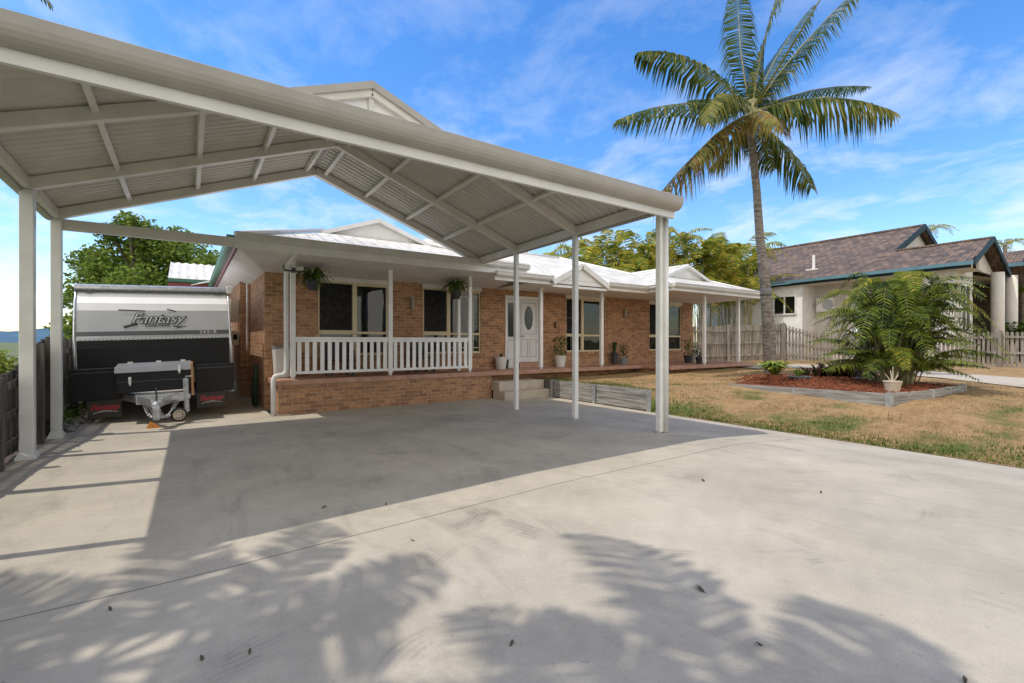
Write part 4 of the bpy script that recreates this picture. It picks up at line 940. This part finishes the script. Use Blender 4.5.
# tall canes behind the house
spots = [(16.5,20.5,6.5),(18.5,19.2,6.9),(20.5,18.2,7.4),(22.3,17.0,7.6),(24.2,16.0,7.7),(26.0,14.8,6.9),(21.2,21,8.0),(24.0,19,8.3),(15.0,23.5,6.3),(13.2,25.5,6.3),(18.0,23.5,7.3),(27.3,16.5,7.2),(11.6,27.5,6.2)]
desc = ['left of the porch gable','over the small roof gable','just right of the roof gable','centre of the row, right of the gable','close left of the tall palm trunk','behind the tall palm trunk','rear row, above the roof gable','rear row, tallest, left of the tall trunk','far left of the row behind the white roof','second from left behind the white roof','rear row left of the gable','right end, beside the neighbour roof','leftmost, showing only its crown above the roof']
for i, ((u, v, h), ds) in enumerate(zip(spots, desc)):
    cane_clump('areca_palm', 'yellow green cane palm behind the house, '+ds, 'palm', (u, v, .4), 34, h*1.02, 2.9, (0,), ga_, 'cane palms growing behind the house', seed=20+i, ll=.85, nl=34, lw=.085, low=.55, arch=.72, matmix=[(0, 0, 1), (0, 1), (0, 1, 0, 2), (1, 1, 0), (0, 1)])
# palm tops beyond the neighbour
for i, (px, py, d, ds) in enumerate(((930, 232, 46, 'tip of a palm frond over the brown roof peak'), (1005, 246, 44, 'small palm crown behind the rightmost brown gable'), (988, 252, 50, 'distant palm crown between the brown gables'))):
    X = (px-512)/473*d; zc = 1.55+(341.5-py)/473*d; b = fw*d+rt*X
    p = thing('distant_palm', ds, 'palm tree', loc=(b.x, b.y, .3)); random.seed(60+i); c = Vector((0,0,zc-.3))
    MB().tube([(0,0,0), c], [.2, .14], 8).build('trunk', 'trunk', p); mb = MB()
    for k in range(9):
        a = k*.7; dd = Vector((math.cos(a), math.sin(a), 0)); frond(mb, (c, c+dd*1.1+Vector((0,0,.5)), c+dd*2.1+Vector((0,0,-.3))), .5, 18, .6, .09, (0, 1), 3, .03)
    mb.build('crown', ga_, p)

# ------------------------------------------------------------------ leafy trees
def leafy(name, label, cat, base, blobs, nleaf, size, mats=('treeleaf', 'treeleaf2'), seed=1, trunk_r=.25, fork=2.0, group=None):
    random.seed(seed); p = thing(name, label, cat, group, loc=base); mb = MB(); tk = MB()
    tk.tube([(0,0,-.3), (.05,.05,fork*.6), (0,0,fork)], [trunk_r, trunk_r*.8, trunk_r*.65], 10)
    wts = [b[3]**2 for b in blobs]
    for b in blobs:
        c = Vector(b[:3]); m_ = Vector((0,0,fork)).lerp(c, .5)+Vector((random.uniform(-.3,.3), random.uniform(-.3,.3), .2)); tk.tube([(0,0,fork*.95), m_, c], [trunk_r*.5, trunk_r*.3, trunk_r*.1], 7)
    for _ in range(nleaf):
        b = random.choices(blobs, wts)[0]; th = random.uniform(0, 6.283); ph = math.acos(random.uniform(-1, 1)); r = b[3]*(random.random()**.38)*random.uniform(.85, 1.1)
        c = Vector(b[:3])+Vector((math.sin(ph)*math.cos(th), math.sin(ph)*math.sin(th), math.cos(ph)*.8))*r
        s_ = size*random.uniform(.6, 1.3); a = Vector((random.gauss(0,1), random.gauss(0,1), random.gauss(0,.6))).normalized(); q = a.cross(Vector((random.gauss(0,1), random.gauss(0,1), random.gauss(0,1)))).normalized()
        mb.cur = 0 if random.random() < .62 else 1
        mb.add([c-a*s_, c+q*s_*.45, c+a*s_, c-q*s_*.45], [(0, 1, 2, 3)])
    tk.build('trunk', 'bark', p, smooth=True); mb.build('crown', [m_ for m_ in mats], p)
    return p
def at(px, py, d): b = fw*d+rt*((px-512)/473*d); return Vector((b.x, b.y, 1.55+(341.5-py)/473*d))
tb_ = at(150, 400, 30); tb_.z = -1.1; random.seed(11); bl = []
for px, py, r in ((100,290,2.2),(125,262,2.4),(90,262,1.5),(142,235,1.6),(160,255,2.3),(190,262,2.2),(215,270,1.5),(120,310,2.4),(165,300,2.6),(200,300,2.2),(80,330,1.7),(110,232,1.0),(128,222,.9),(178,240,1.3),(100,275,1.4),(140,290,2.3),(70,300,.9),(92,312,1.2)):
    q = at(px, py, 30+random.uniform(-2, 2.5))-tb_; bl.append((q.x, q.y, q.z, r*.85))
leafy('shade_tree', 'large bright green leafy tree rising behind the caravan', 'tree', tuple(tb_), bl, 24000, .16, seed=12, trunk_r=.4, fork=4.0)
# yellow green shrub and pot beyond the left fence
b = at(6, 373, 14); leafy('hedge_shrub', 'yellow green shrub seen over the low left fence', 'shrub', (b.x-.4, b.y, -.55), [(0,0,1.55,.6),(-.6,.2,1.75,.75),(.35,-.1,1.35,.4),(-1.1,0,1.5,.8),(-.2,-.2,1.0,.7),(-.9,-.3,.9,.8)], 4200, .08, ('lime', 'treeleaf'), 15, .06, .7)

# ------------------------------------------------------------------ garden bed
def bedz(u, v): return zl(u, v)+.2
bed = thing('garden_bed', 'garden bed edged with grey timber sleepers around red mulch', 'garden bed', loc=(10.8, 3.3, 0))
cs_ = [(11.2, 6.7), (11.15, 5.15), (10.8, 3.3), (12.05, 3.0), (12.9, 2.95), (13.75, 2.9)]
cz_ = [.50, .52, .58, .60, .62, .63]; hs = [1, 2, 2, 2, 2]
for i, (a, b) in enumerate(zip(cs_[:-1], cs_[1:])):
    for k in range(hs[i]):
        za, zb = cz_[i]-.075-k*.152, cz_[i+1]-.075-k*.152
        T(MB().bar((a[0], a[1], za), (b[0], b[1], zb), .05+.003*k, .147), bed, 'sleeper', 'sleeper', bevel=.006)
for (a, z) in zip(cs_[1:], cz_[1:]):
    big = a == cs_[2]
    T(MB().box(a[0]-.05, a[0]+.05, a[1]-.05, a[1]+.05, z-.36, z+.012) if big else MB().box(a[0]-.035, a[0]+.02, a[1]-.04, a[1]+.03, z-.36, z+.01), bed, 'post', 'steel')
poly = cs_+[(15.0, 4.6), (15.6, 6.6), (13.5, 7.3)]
cc = Vector((12.8, 4.9, .60)); mb = MB(); ring = [Vector((a, b, (cz_[i] if i < 6 else .56)-.035)) for i, (a, b) in enumerate(poly)]
for i in range(len(ring)):
    a, b = ring[i], ring[(i+1) % len(ring)]; n = 8
    for j in range(n):
        for k in range(n):
            def q(s_, t): 
                e_ = a.lerp(b, t); p_ = cc.lerp(e_, s_); p_.z += .03*math.sin(p_.x*9)*math.sin(p_.y*8)*(1-s_); return p_
            mb.add([q(j/n, k/n), q((j+1)/n, k/n), q((j+1)/n, (k+1)/n), q(j/n, (k+1)/n)], [(0, 1, 2, 3)])
mu = mb.build('mulch', 'mulch'); struct(mu)
mb = MB(); random.seed(5)
def inpoly(x, y):
    c = False; n = len(poly)
    for i in range(n):
        x1, y1 = poly[i]; x2, y2 = poly[(i+1) % n]
        if (y1 > y) != (y2 > y) and x < (x2-x1)*(y-y1)/(y2-y1)+x1: c = not c
    return c
for _ in range(5200):
    x, y = random.uniform(10.8, 15.6), random.uniform(2.9, 7.3)
    if not inpoly(x, y): continue
    a = random.uniform(0, 6.28); l = random.uniform(.02, .055); z = .545+random.uniform(0, .05)+.04*clamp(1-abs(x-12.8)/2)
    mb.bar((x-math.cos(a)*l, y-math.sin(a)*l, z+random.uniform(-.01,.012)), (x+math.cos(a)*l, y+math.sin(a)*l, z+random.uniform(-.01,.02)), .018, .008)
o = mb.build('bark_chips', 'chip'); o['kind'] = 'stuff'

# ------------------------------------------------------------------ pots and small plants
def pot(name, label, cat, loc, r, h, mat, plant=None, group=None, seed=1):
    p = thing(name, label, cat, group, loc=loc); random.seed(seed)
    MB().lathe((0,0,0), [(0,0),(r*.72,0),(r*.85,h*.45),(r*.98,h*.9),(r*1.04,h*.92),(r*1.04,h),(r*.9,h),(r*.88,h*.88),(0,h*.86)], 20).build('pot', mat, p, smooth=False)
    if plant: 
        mb = MB(); plant(mb, h); mb.build('foliage', plant.mats, p)
    return p
def upright(n, hh, sp, wd, mats, droop=.3):
    def f(mb, h):
        for _ in range(n):
            a = random.uniform(0, 6.28); d = Vector((math.cos(a), math.sin(a), 0)); l = hh*random.uniform(.6, 1.1); s_ = sp*random.uniform(.3, 1.1)
            p0 = Vector((0,0,h*.9))+d*.02; p1 = p0+d*s_*.5+Vector((0,0,l*.7)); p2 = p0+d*s_+Vector((0,0,l*(1-droop))); side = Vector((-d.y, d.x, 0))*wd*.5
            mb.cur = random.randrange(len(mats)); mb.add([p0-side*.4, p0+side*.4, p1+side, p1-side, p2], [(0,1,2,3),(3,2,4)])
    f.mats = mats; return f
def leafyplant(n, hh, sp, size, mats):
    def f(mb, h):
        for _ in range(n):
            a = random.uniform(0, 6.28); r = sp*random.random()**.6; c = Vector((r*math.cos(a), r*math.sin(a), h+hh*random.uniform(.05, 1)))
            d = Vector((random.gauss(0,1), random.gauss(0,1), random.gauss(0,.7))).normalized(); q = d.cross(Vector((random.gauss(0,1), random.gauss(0,1), 1))).normalized()
            mb.cur = random.randrange(len(mats)); mb.add([c-d*size, c+q*size*.4, c+d*size, c-q*size*.4], [(0,1,2,3)])
        mb.cur = 0; mb.tube([(0,0,h*.8), (.01,.0,h+hh*.7)], .012, 5)
    f.mats = mats; return f
ZV = .732
pot('potted_plant', 'round white pot with a spiky succulent left of the front door', 'pot plant', (7.72, 11.85, ZV), .19, .36, 'potwhite', upright(16, .16, .1, .03, ['deepgreen']), seed=1)
pot('potted_plant', 'small black pot squeezed behind the white pot by the door', 'pot plant', (7.97, 11.97, ZV), .1, .26, 'potdark', upright(10, .1, .06, .02, ['fern']), seed=2)
pot('potted_plant', 'round white pot with a bushy shrub right of the front door', 'pot plant', (9.95, 11.75, ZV), .19, .36, 'potwhite', leafyplant(220, .62, .24, .05, ['fern', 'deepgreen']), seed=3)
pot('potted_plant', 'low grey bowl with thin leaves under the second wall lamp', 'pot plant', (12.9, 11.75, ZV), .17, .24, 'boxlid', leafyplant(130, .45, .2, .045, ['fern', 'deepgreen']), seed=4)
pot('potted_plant', 'tall dark pot with a dark strappy plant under the second wall lamp', 'pot plant', (12.55, 11.85, ZV), .13, .42, 'potdark', upright(22, .55, .16, .05, ['deepgreen']), seed=5)
pot('potted_plant', 'dark pot with a small standard tree at the right brick wall end', 'pot plant', (15.75, 11.1, ZV), .17, .3, 'potdark', leafyplant(150, .6, .18, .05, ['fern', 'deepgreen']), seed=6)
pot('potted_plant', 'pale tall pot next to the second last verandah post', 'pot plant', (16.35, 11.2, ZV), .15, .55, 'potwhite', upright(12, .2, .1, .03, ['fern']), seed=7)
pot('potted_plant', 'dark low pot with broad leaves beside the second last verandah post', 'pot plant', (15.6, 10.5, ZV), .16, .26, 'potdark', leafyplant(120, .3, .22, .05, ['deepgreen']), seed=8)
# hanging ferns
def hang(label, loc, seed):
    p = thing('hanging_fern', label, 'hanging plant', 'ferns hanging from the verandah ceiling', loc=loc); random.seed(seed)
    MB().lathe((0,0,-.22), [(0,0),(.10,0),(.145,.2),(.15,.22),(.13,.22),(0,.2)], 18).build('pot', 'potdark', p)
    w_ = MB()
    for k in range(3): a = k*2.09; w_.tube([(.14*math.cos(a), .14*math.sin(a), 0), (0, 0, .36)], .003, 4)
    w_.tube([(0,0,.36),(0,0,.42)], .005, 4); w_.build('hanger', 'steel', p)
    mb = MB()
    for k in range(46):
        a = random.uniform(0, 6.28); d = Vector((math.cos(a), math.sin(a), 0)); l = random.uniform(.25, .46)
        frond(mb, (Vector((0,0,0)), d*l*.6+Vector((0,0,random.uniform(.06,.28))), d*l+Vector((0,0,random.uniform(-.2,.16)))), .065, 20, .3, .026, (0, 0, 1), 0, .004, .1)
    mb.build('foliage', ['fern', 'deepgreen', 'fern', 'fern'], p)
hang('green fern in a dark hanging pot beside the left floodlight', (2.3, 11.25, 2.92), 2)
hang('green fern in a dark pot hanging by the railing end post', (5.95, 11.35, 2.92), 3)
# floodlight with two heads under the eave
fl = thing('floodlight', 'black twin head floodlight fixed to the left verandah post', 'light fitting', loc=(1.85, 10.95, 3.08))
MB().box(-.04, .04, -.02, .06, -.06, .04).build('bracket', 'ink', fl)
for x, rz in ((-.13, .4), (.13, -.5)):
    o = MB().box(-.09, .09, -.03, .03, -.06, .06).build('lamp_head', 'ink', fl, bevel=.01); o.location = (x, -.06, .01); o.rotation_euler = (R(-25), 0, rz)
    o2 = MB().box(-.075, .075, -.036, -.0305, -.045, .045).build('lamp_glass', 'potwhite', o)
# box-shaped storage on the verandah end
sb = thing('storage_tub', 'pale lidded storage tub at the left end of the verandah', 'tub', loc=(1.72, 11.85, .74))
MB().add([(-.10,-.2,0),(.16,-.2,0),(.16,.2,0),(-.10,.2,0),(-.13,-.22,.66),(.18,-.22,.66),(.18,.22,.66),(-.13,.22,.66)], [(0,3,2,1),(4,5,6,7),(0,1,5,4),(1,2,6,5),(2,3,7,6),(3,0,4,7)]).build('tub', 'potwhite', sb, bevel=.01)
MB().box(-.15, .20, -.24, .24, .663, .70).build('lid', 'boxlid', sb, bevel=.01)
tag(MB().tube([(1.32,12.6,.02),(1.32,12.6,.9),(1.34,12.6,1.02)], [.05,.05,.03], 10).tube([(1.30,12.85,.02),(1.30,12.85,.7)], .045, 10).build('pipe_stand', 'hose', smooth=True), 'dark green pipes standing at the foot of the side brick wall', 'pipes')
# dark bench/boxes behind railing
for u, wd_, ds in ((3.0, .5, 'left'), (5.1, .28, 'right')):
    bb = thing('outdoor_chair', f'dark cane chair behind the white railing, {ds} of the pair', 'chair', 'chairs behind the verandah railing', loc=(u, 11.7, ZV))
    MB().box(-.28, .28, -.28, .28, .36, .42).build('seat', 'potdark', bb, bevel=.02); MB().prism([(-.28, .22, .42), (.28, .22, .42), (.28, .30, .82), (-.28, .30, .82)], (0, .04, .0)).build('backrest', 'potdark', bb)
    for sx in (-.25, .25):
        MB().box(sx-.03, sx+.03, -.28, .28, .58, .62).build('armrest', 'potdark', bb)
        for sy in (-.25, .25): MB().box(sx-.025, sx+.025, sy-.025, sy+.025, 0, .58 if sy < 0 else .36).build('leg', 'potdark', bb)
# plants in the garden bed
pot('garden_pot', 'cream pot with a bare branching frangipani at the bed corner', 'pot plant', (11.35, 3.42, .56), .15, .22, 'potcream', None, seed=9)
p_ = bpy.data.objects[[o.name for o in bpy.data.objects if o.name.startswith('garden_pot')][-1]]
mb = MB()
for a, l, hh in ((0,.02,.5),(.6,.1,.42),(2.4,.13,.36),(4.2,.12,.40),(5.2,.09,.34)):
    mb.tube([(0,0,.18),(math.cos(a)*l*.5,math.sin(a)*l*.5,.26),(math.cos(a)*l,math.sin(a)*l,hh)], [.014,.010,.006], 6)
mb.build('stem', 'potcream', p_)
pot('garden_pot', 'terracotta pot of lime green bromeliads at the left end of the bed', 'pot plant', (11.9, 5.95, .50), .18, .24, 'pott', upright(120, .46, .55, .09, ['lime', 'lime', 'fern'], .45), seed=10)
pot('garden_pot', 'wide low grey bowl with a pale succulent beside the terracotta pot', 'pot plant', (12.7, 5.75, .52), .26, .16, 'boxlid', upright(34, .24, .3, .05, ['fern', 'lime'], .4), seed=11)
random.seed(31)
br = thing('bromeliad_clump', 'dusky brown bromeliad clump at the left foot of the cane palm', 'plant', loc=(14.7, 5.7, .52)); mb = MB()
for k in range(34):
    hk = random.uniform(.6, 1.15)
    t_ = random.uniform(-.95, .85); cx, cy = t_*.825+random.uniform(-.2, .2), -t_*.565+random.uniform(-.2, .2)
    for _ in range(17):
        a = random.uniform(0, 6.28); d = Vector((math.cos(a), math.sin(a), 0)); l = random.uniform(.3, .62)*hk; s_ = random.uniform(.12, .34); side = Vector((-d.y, d.x, 0))*.03
        p0 = Vector((cx, cy, 0)); p1 = p0+d*s_*.6+Vector((0,0,l*.7)); p2 = p0+d*s_*1.3+Vector((0,0,l*.8)); mb.cur = random.choice((0, 0, 1)); mb.add([p0-side*.5, p0+side*.5, p1+side, p1-side, p2], [(0,1,2,3),(3,2,4)])
mb.build('leaves', ['brownleaf', 'deepgreen'], br)
ln = thing('stone_lantern', 'small grey stone lantern ornament in front of the bromeliads', 'garden ornament', loc=(14.35, 5.0, .54))
MB().lathe((0,0,0), [(0,0),(.16,0),(.15,.06),(.08,.1),(.08,.2),(.15,.25),(.15,.34),(.22,.37),(.10,.47),(.03,.52),(0,.54)], 12).build('ornament', 'stone', ln)
for i, (u, v, s_, m_) in enumerate(((14.45, 4.95, 1.0, 'lime'), (12.2, 3.6, .6, 'fern'))):
    random.seed(70+i); p = thing('grass_tuft', ('pale tufted plant right of the stone lantern', 'small green tuft beneath the front of the cane palm')[i], 'plant', loc=(u, v, .55)); mb = MB(); upright(90, .32*s_, .34*s_, .03, [m_, 'fern'], .3)(mb, 0); mb.build('leaves', [m_, 'fern'], p)
for i, (u, v, s_) in enumerate(((26.2, 9.0, 1.35),)):
    tag(MB().sphere((u, v, 1.75), .7, 1, 1, .75, 28, 18).box(u-.5, u+.5, v-.5, v+.5, .3, 1.5).build('water_tank', 'white2', smooth=True), 'white domed tank glimpsed between the fence and neighbour house', 'tank')
# rocks and weeds between fence and caravan
random.seed(44)
for i, (u, v, r) in enumerate(((-1.78, 11.1, .10), (-1.68, 10.95, .08), (-1.80, 11.6, .12), (-1.72, 11.9, .10), (-1.66, 11.35, .06))):
    tag(MB().sphere((u, v, .03+r*.4), r, 1.2, 1, .7, 9, 6, .15).build('rock', 'stone'), ['reddish rock at the fence foot nearest the second carport post', 'smallest pale rock beside the caravan left flap', 'large rock against the dark fence palings', 'rock behind the caravan left mud flap', 'round pebble between caravan and fence'][i], 'rock', 'rocks between fence and caravan')
p = thing('weed_clump', 'low green weeds at the fence foot left of the caravan', 'plant', loc=(-1.80, 11.3, .0)); mb = MB()
for k in range(500):
    c = Vector((random.uniform(-.12, .12), random.uniform(-.9, 1.5), random.uniform(.02, .32))); d = Vector((random.gauss(0,1), random.gauss(0,1), random.gauss(0,.6))).normalized(); q = d.cross(Vector((0,.3,1))).normalized()
    mb.cur = random.randrange(2); mb.add([c-d*.045, c+q*.02, c+d*.045, c-q*.02], [(0,1,2,3)])
mb.build('leaves', ['fern', 'deepgreen'], p)
p = thing('leaning_board', 'weathered timber stump leaning by the fence left of the caravan', 'timber', loc=(-1.75, 11.7, 0)); MB().bar((-.12, 0, .02), (-.2, .1, .62), .09, .09).build('board', 'timberdark', p)
# curled dead leaves and gum nuts on the concrete
def gpx(x, y):
    X = (x-512)/473; Z = -(y-341.5)/473; r = fw+rt*X; t = 3
    for _ in range(12): t = (gz(r.x*t, r.y*t)-1.55)/Z
    return Vector((r.x*t, r.y*t, gz(r.x*t, r.y*t)))
random.seed(9)
dl = [(700,590,.055,'largest curled dead leaf lying on the sunlit right half of the driveway'),(703,481,.05,'curled leaf on the driveway right of the shaded area'),(821,493,.03,'small leaf scrap on the far right of the driveway'),(759,646,.03,'dark nut at the lower edge in the palm shadow right of centre'),(324,508,.035,'dead leaf on the shaded slab left of centre'),(386,505,.025,'tiny leaf bit on the shaded slab below the railing'),(412,541,.03,'dark nut just in front of the joint line'),(512,645,.025,'speck of leaf at bottom centre'),(202,660,.03,'dark nut at the bottom left in dappled light'),(110,610,.03,'curled leaf lowest on the left side'),(965,682,.025,'leaf scrap on the bottom right edge'),(250,653,.022,'tiny nut in dappled shade lower left')]
for x, y, s_, lab in dl:
    c = gpx(x, y); s_ *= .8; a = random.uniform(0, 3); d = Vector((math.cos(a), math.sin(a), 0)); q = Vector((-d.y, d.x, 0))
    mb = MB(); s_ *= .9
    mb.add([c-d*s_, c-d*s_*.3+q*s_*.4+Vector((0,0,.012)), c+d*s_*.4+q*s_*.3+Vector((0,0,.022)), c+d*s_+Vector((0,0,.006)), c+d*s_*.3-q*s_*.35+Vector((0,0,.014)), c-d*s_*.4-q*s_*.3+Vector((0,0,.004)), c+Vector((0,0,.004))],
           [(0,1,6,5),(1,2,4,6),(2,3,4),(6,4,5)]); tag(mb.build('dead_leaf', 'deadleaf'), lab, 'leaf', 'leaves and nuts on the driveway')

# ------------------------------------------------------------------ neighbour house
nb = thing('neighbour_house', 'white rendered house with brown tiled roof and blue trim next door', 'house', loc=(28, 6, .3))
def NB(mb, name, mat, par=None, **k): return T(mb, nb, name, mat, **k) if par is None else None
ZE = 4.85
# eave runs at u=28 from v=6 to 15; ridge of the big roof at u=35.7
NB(MB().add([(27.6,5.6,ZE+.14),(27.6,19,ZE-.0),(35.7,19,8.3),(35.7,9.2,8.35),(31.0,9.2,6.33),(31.0,5.5,6.38)], [(0,1,2,3,4,5)][:0]+[(0,5,4,1),(4,3,2,1)]), 'roof', 'browntile')
NB(MB().add([(31.0,5.5,6.38),(34.4,5.5,4.95),(34.4,9.2,4.95),(31.0,9.2,6.33)], [(0,1,2,3)]), 'roof', 'browntile')
NB(MB().add([(35.7,9.2,8.35),(41.5,9.2,5.9),(41.5,19,5.9),(35.7,19,8.3)], [(0,1,2,3)]), 'roof', 'browntile')
NB(MB().add([(34.2,5.0,5.45),(36.2,5.0,6.35),(36.2,9.3,6.35),(34.2,9.3,5.45)], [(0,1,2,3)]).add([(36.2,5.0,6.35),(39.6,5.0,4.8),(39.6,9.3,4.8),(36.2,9.3,6.35)], [(0,1,2,3)]), 'roof', 'browntile')
NB(MB().bar((27.58,5.5,ZE+.08),(27.58,19,ZE-.06), .1, .15), 'gutter', 'bluetrim'); NB(MB().bar((27.68,5.6,ZE-.06),(27.68,19,ZE-.2), .06, .12), 'fascia', 'bluedark')
NB(MB().bar((34.15,5.0,5.4),(34.15,9,5.4), .1, .18), 'gutter', 'bluetrim')
NB(MB().bar((27.6,5.5,ZE+.02),(31,5.5,6.34), .08, .2, (-1.5,0,3.4)).bar((34.5,5.5,4.85),(31,5.5,6.34), .08, .26, (1.5,0,3.4)), 'barge_board', 'bluedark')
NB(MB().bar((31.1,9.2,6.3),(35.7,9.2,8.3), .08, .3, (-2,0,4.7)).bar((40,9.2,6.5),(35.7,9.2,8.3), .08, .3, (1.8,0,4.3)), 'barge_board', 'bluedark')
NB(MB().bar((34.2,5.0,5.4),(36.2,5.0,6.3), .08, .26, (-.9,0,2)).bar((39.6,5.0,4.75),(36.2,5.0,6.3), .08, .26, (1.5,0,3.4)), 'barge_board', 'bluedark')
NB(MB().prism([(28.1,6.2,0),(30.9,6.2,0),(30.9,6.2,6.1),(28.1,6.2,4.85)], (0,.2,0)), 'wall', 'cream')
NB(MB().prism([(31.1,9.6,4.8),(40,9.6,4.8),(40,9.6,6.3),(35.7,9.6,8.15),(31.1,9.6,6.2)], (0,.15,0)), 'gable_wall', 'cream')
NB(MB().box(28.1,28.3,6.4,7.6,0,4.8).box(29.4,29.6,7.6,13,0,4.8).box(28.1,29.4,7.4,7.6,0,4.8), 'wall', 'cream')
NB(MB().box(27.9,28.1,12.45,19,0,4.72).box(28.1,29.4,12.45,12.65,0,4.72), 'wall', 'render')
NB(MB().add([(27.7,5.6,ZE-.12),(29.6,5.6,ZE-.12),(29.6,19,ZE-.25),(27.7,19,ZE-.25)], [(0,1,2,3)]), 'soffit', 'cream')
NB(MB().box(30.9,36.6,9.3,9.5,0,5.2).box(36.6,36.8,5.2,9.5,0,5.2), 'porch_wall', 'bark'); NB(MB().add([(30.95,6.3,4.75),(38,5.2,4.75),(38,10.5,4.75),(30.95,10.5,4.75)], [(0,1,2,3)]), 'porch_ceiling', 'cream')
NB(MB().prism([(31.0,6.0,4.9),(34.0,6.0,4.9),(31.0,6.0,6.15)], (0,.1,0)), 'gable_wall', 'cream')
for u, v in ((32.4, 5.62), (34.5, 5.5)): NB(MB().tube([(u, v, 0), (u, v, 4.9)], .25, 18), 'column', 'cream', smooth=True)
def nwin(u, v0, v1, z0, z1):
    o = T(MB().box(u-.06, u-.005, v0, v1, z0, z0+.08).box(u-.06, u-.005, v0, v1, z1-.08, z1).box(u-.06, u-.005, v0, v0+.07, z0+.08, z1-.08).box(u-.06, u-.005, v1-.07, v1, z0+.08, z1-.08).box(u-.06, u-.005, (v0+v1)/2-.04, (v0+v1)/2+.04, z0+.08, z1-.08), nb, 'window', 'white')
    T(MB().box(u-.03, u-.01, v0+.07, v1-.07, z0+.08, z1-.08), nb, 'pane', 'glass')
nwin(27.9, 12.75, 14.0, 3.05, 4.15)
T(MB().box(28.75,30.2,6.12,6.19,2.0,2.08).box(28.75,30.2,6.12,6.19,4.1,4.2).box(28.75,28.83,6.12,6.19,2.08,4.1).box(30.12,30.2,6.12,6.19,2.08,4.1).box(29.42,29.5,6.12,6.19,2.08,4.1), nb, 'window', 'white'); T(MB().box(28.83,30.12,6.15,6.17,2.08,4.1), nb, 'pane', 'glass')
# air conditioner and vents
T(MB().box(29.05,29.39,11.35,12.25,3.2,3.95), nb, 'air_conditioner', 'white', bevel=.02); T(MB().tube([(29.04,11.65,3.58),(29.02,11.65,3.58)], .28, 20), nb, 'air_conditioner_fan', 'steel')
T(MB().box(29.3,29.38,10.1,10.9,3.0,4.0), nb, 'side_window', 'white')
T(MB().tube([(29.6,12.6,5.5),(29.6,12.6,6.5)], .08, 8).box(29.3,29.9,12.3,12.9,5.62,5.7), nb, 'roof_vent', 'white'); T(MB().add([(31.7,17.2,6.75),(31.7,18.4,6.75),(32.6,18.4,7.12),(32.6,17.2,7.12)], [(0,1,2,3)]), nb, 'skylight', 'white')
T(MB().bar((35.7,9.2,8.4),(35.7,19,8.36), .16, .1), nb, 'ridge_cap', 'browntile'); T(MB().bar((31,5.5,6.42),(31,9.2,6.38), .14, .08), nb, 'ridge_cap', 'browntile')
# plants in front of the porch
for i, (px, py, d, s_, lab) in enumerate(((990,300,24.5,.0,''),)): pass
for i, (px, py, d, lab) in enumerate(((1003, 283, 25, 'spiky pale yucca head in front of the left porch column'), (1022, 281, 24.5, 'spiky yucca head at the right picture edge by the porch'))):
    b = at(px, py, d); p = thing('yucca', lab, 'plant', 'yuccas by the neighbour porch', loc=(b.x, b.y, .2)); MB().tube([(0,0,0),(0,0,b.z-.35)], .09, 8).build('trunk', 'bark', p); mb = MB(); random.seed(80+i)
    upright(110, .5, .8, .07, ['arecayellow', 'fern'], .35)(mb, (b.z-.4)); mb.build('leaves', ['arecayellow', 'fern'], p)
b = at(1010, 330, 24); leafy('porch_shrub', 'dark shrub before the neighbour porch columns', 'shrub', (b.x, b.y, .2), [(0,0,1.7,.9),(.8,-.5,1.6,.9),(-.8,.5,1.5,.7)], 1400, .13, ('deepgreen', 'treeleaf2'), 33, .08, .8)
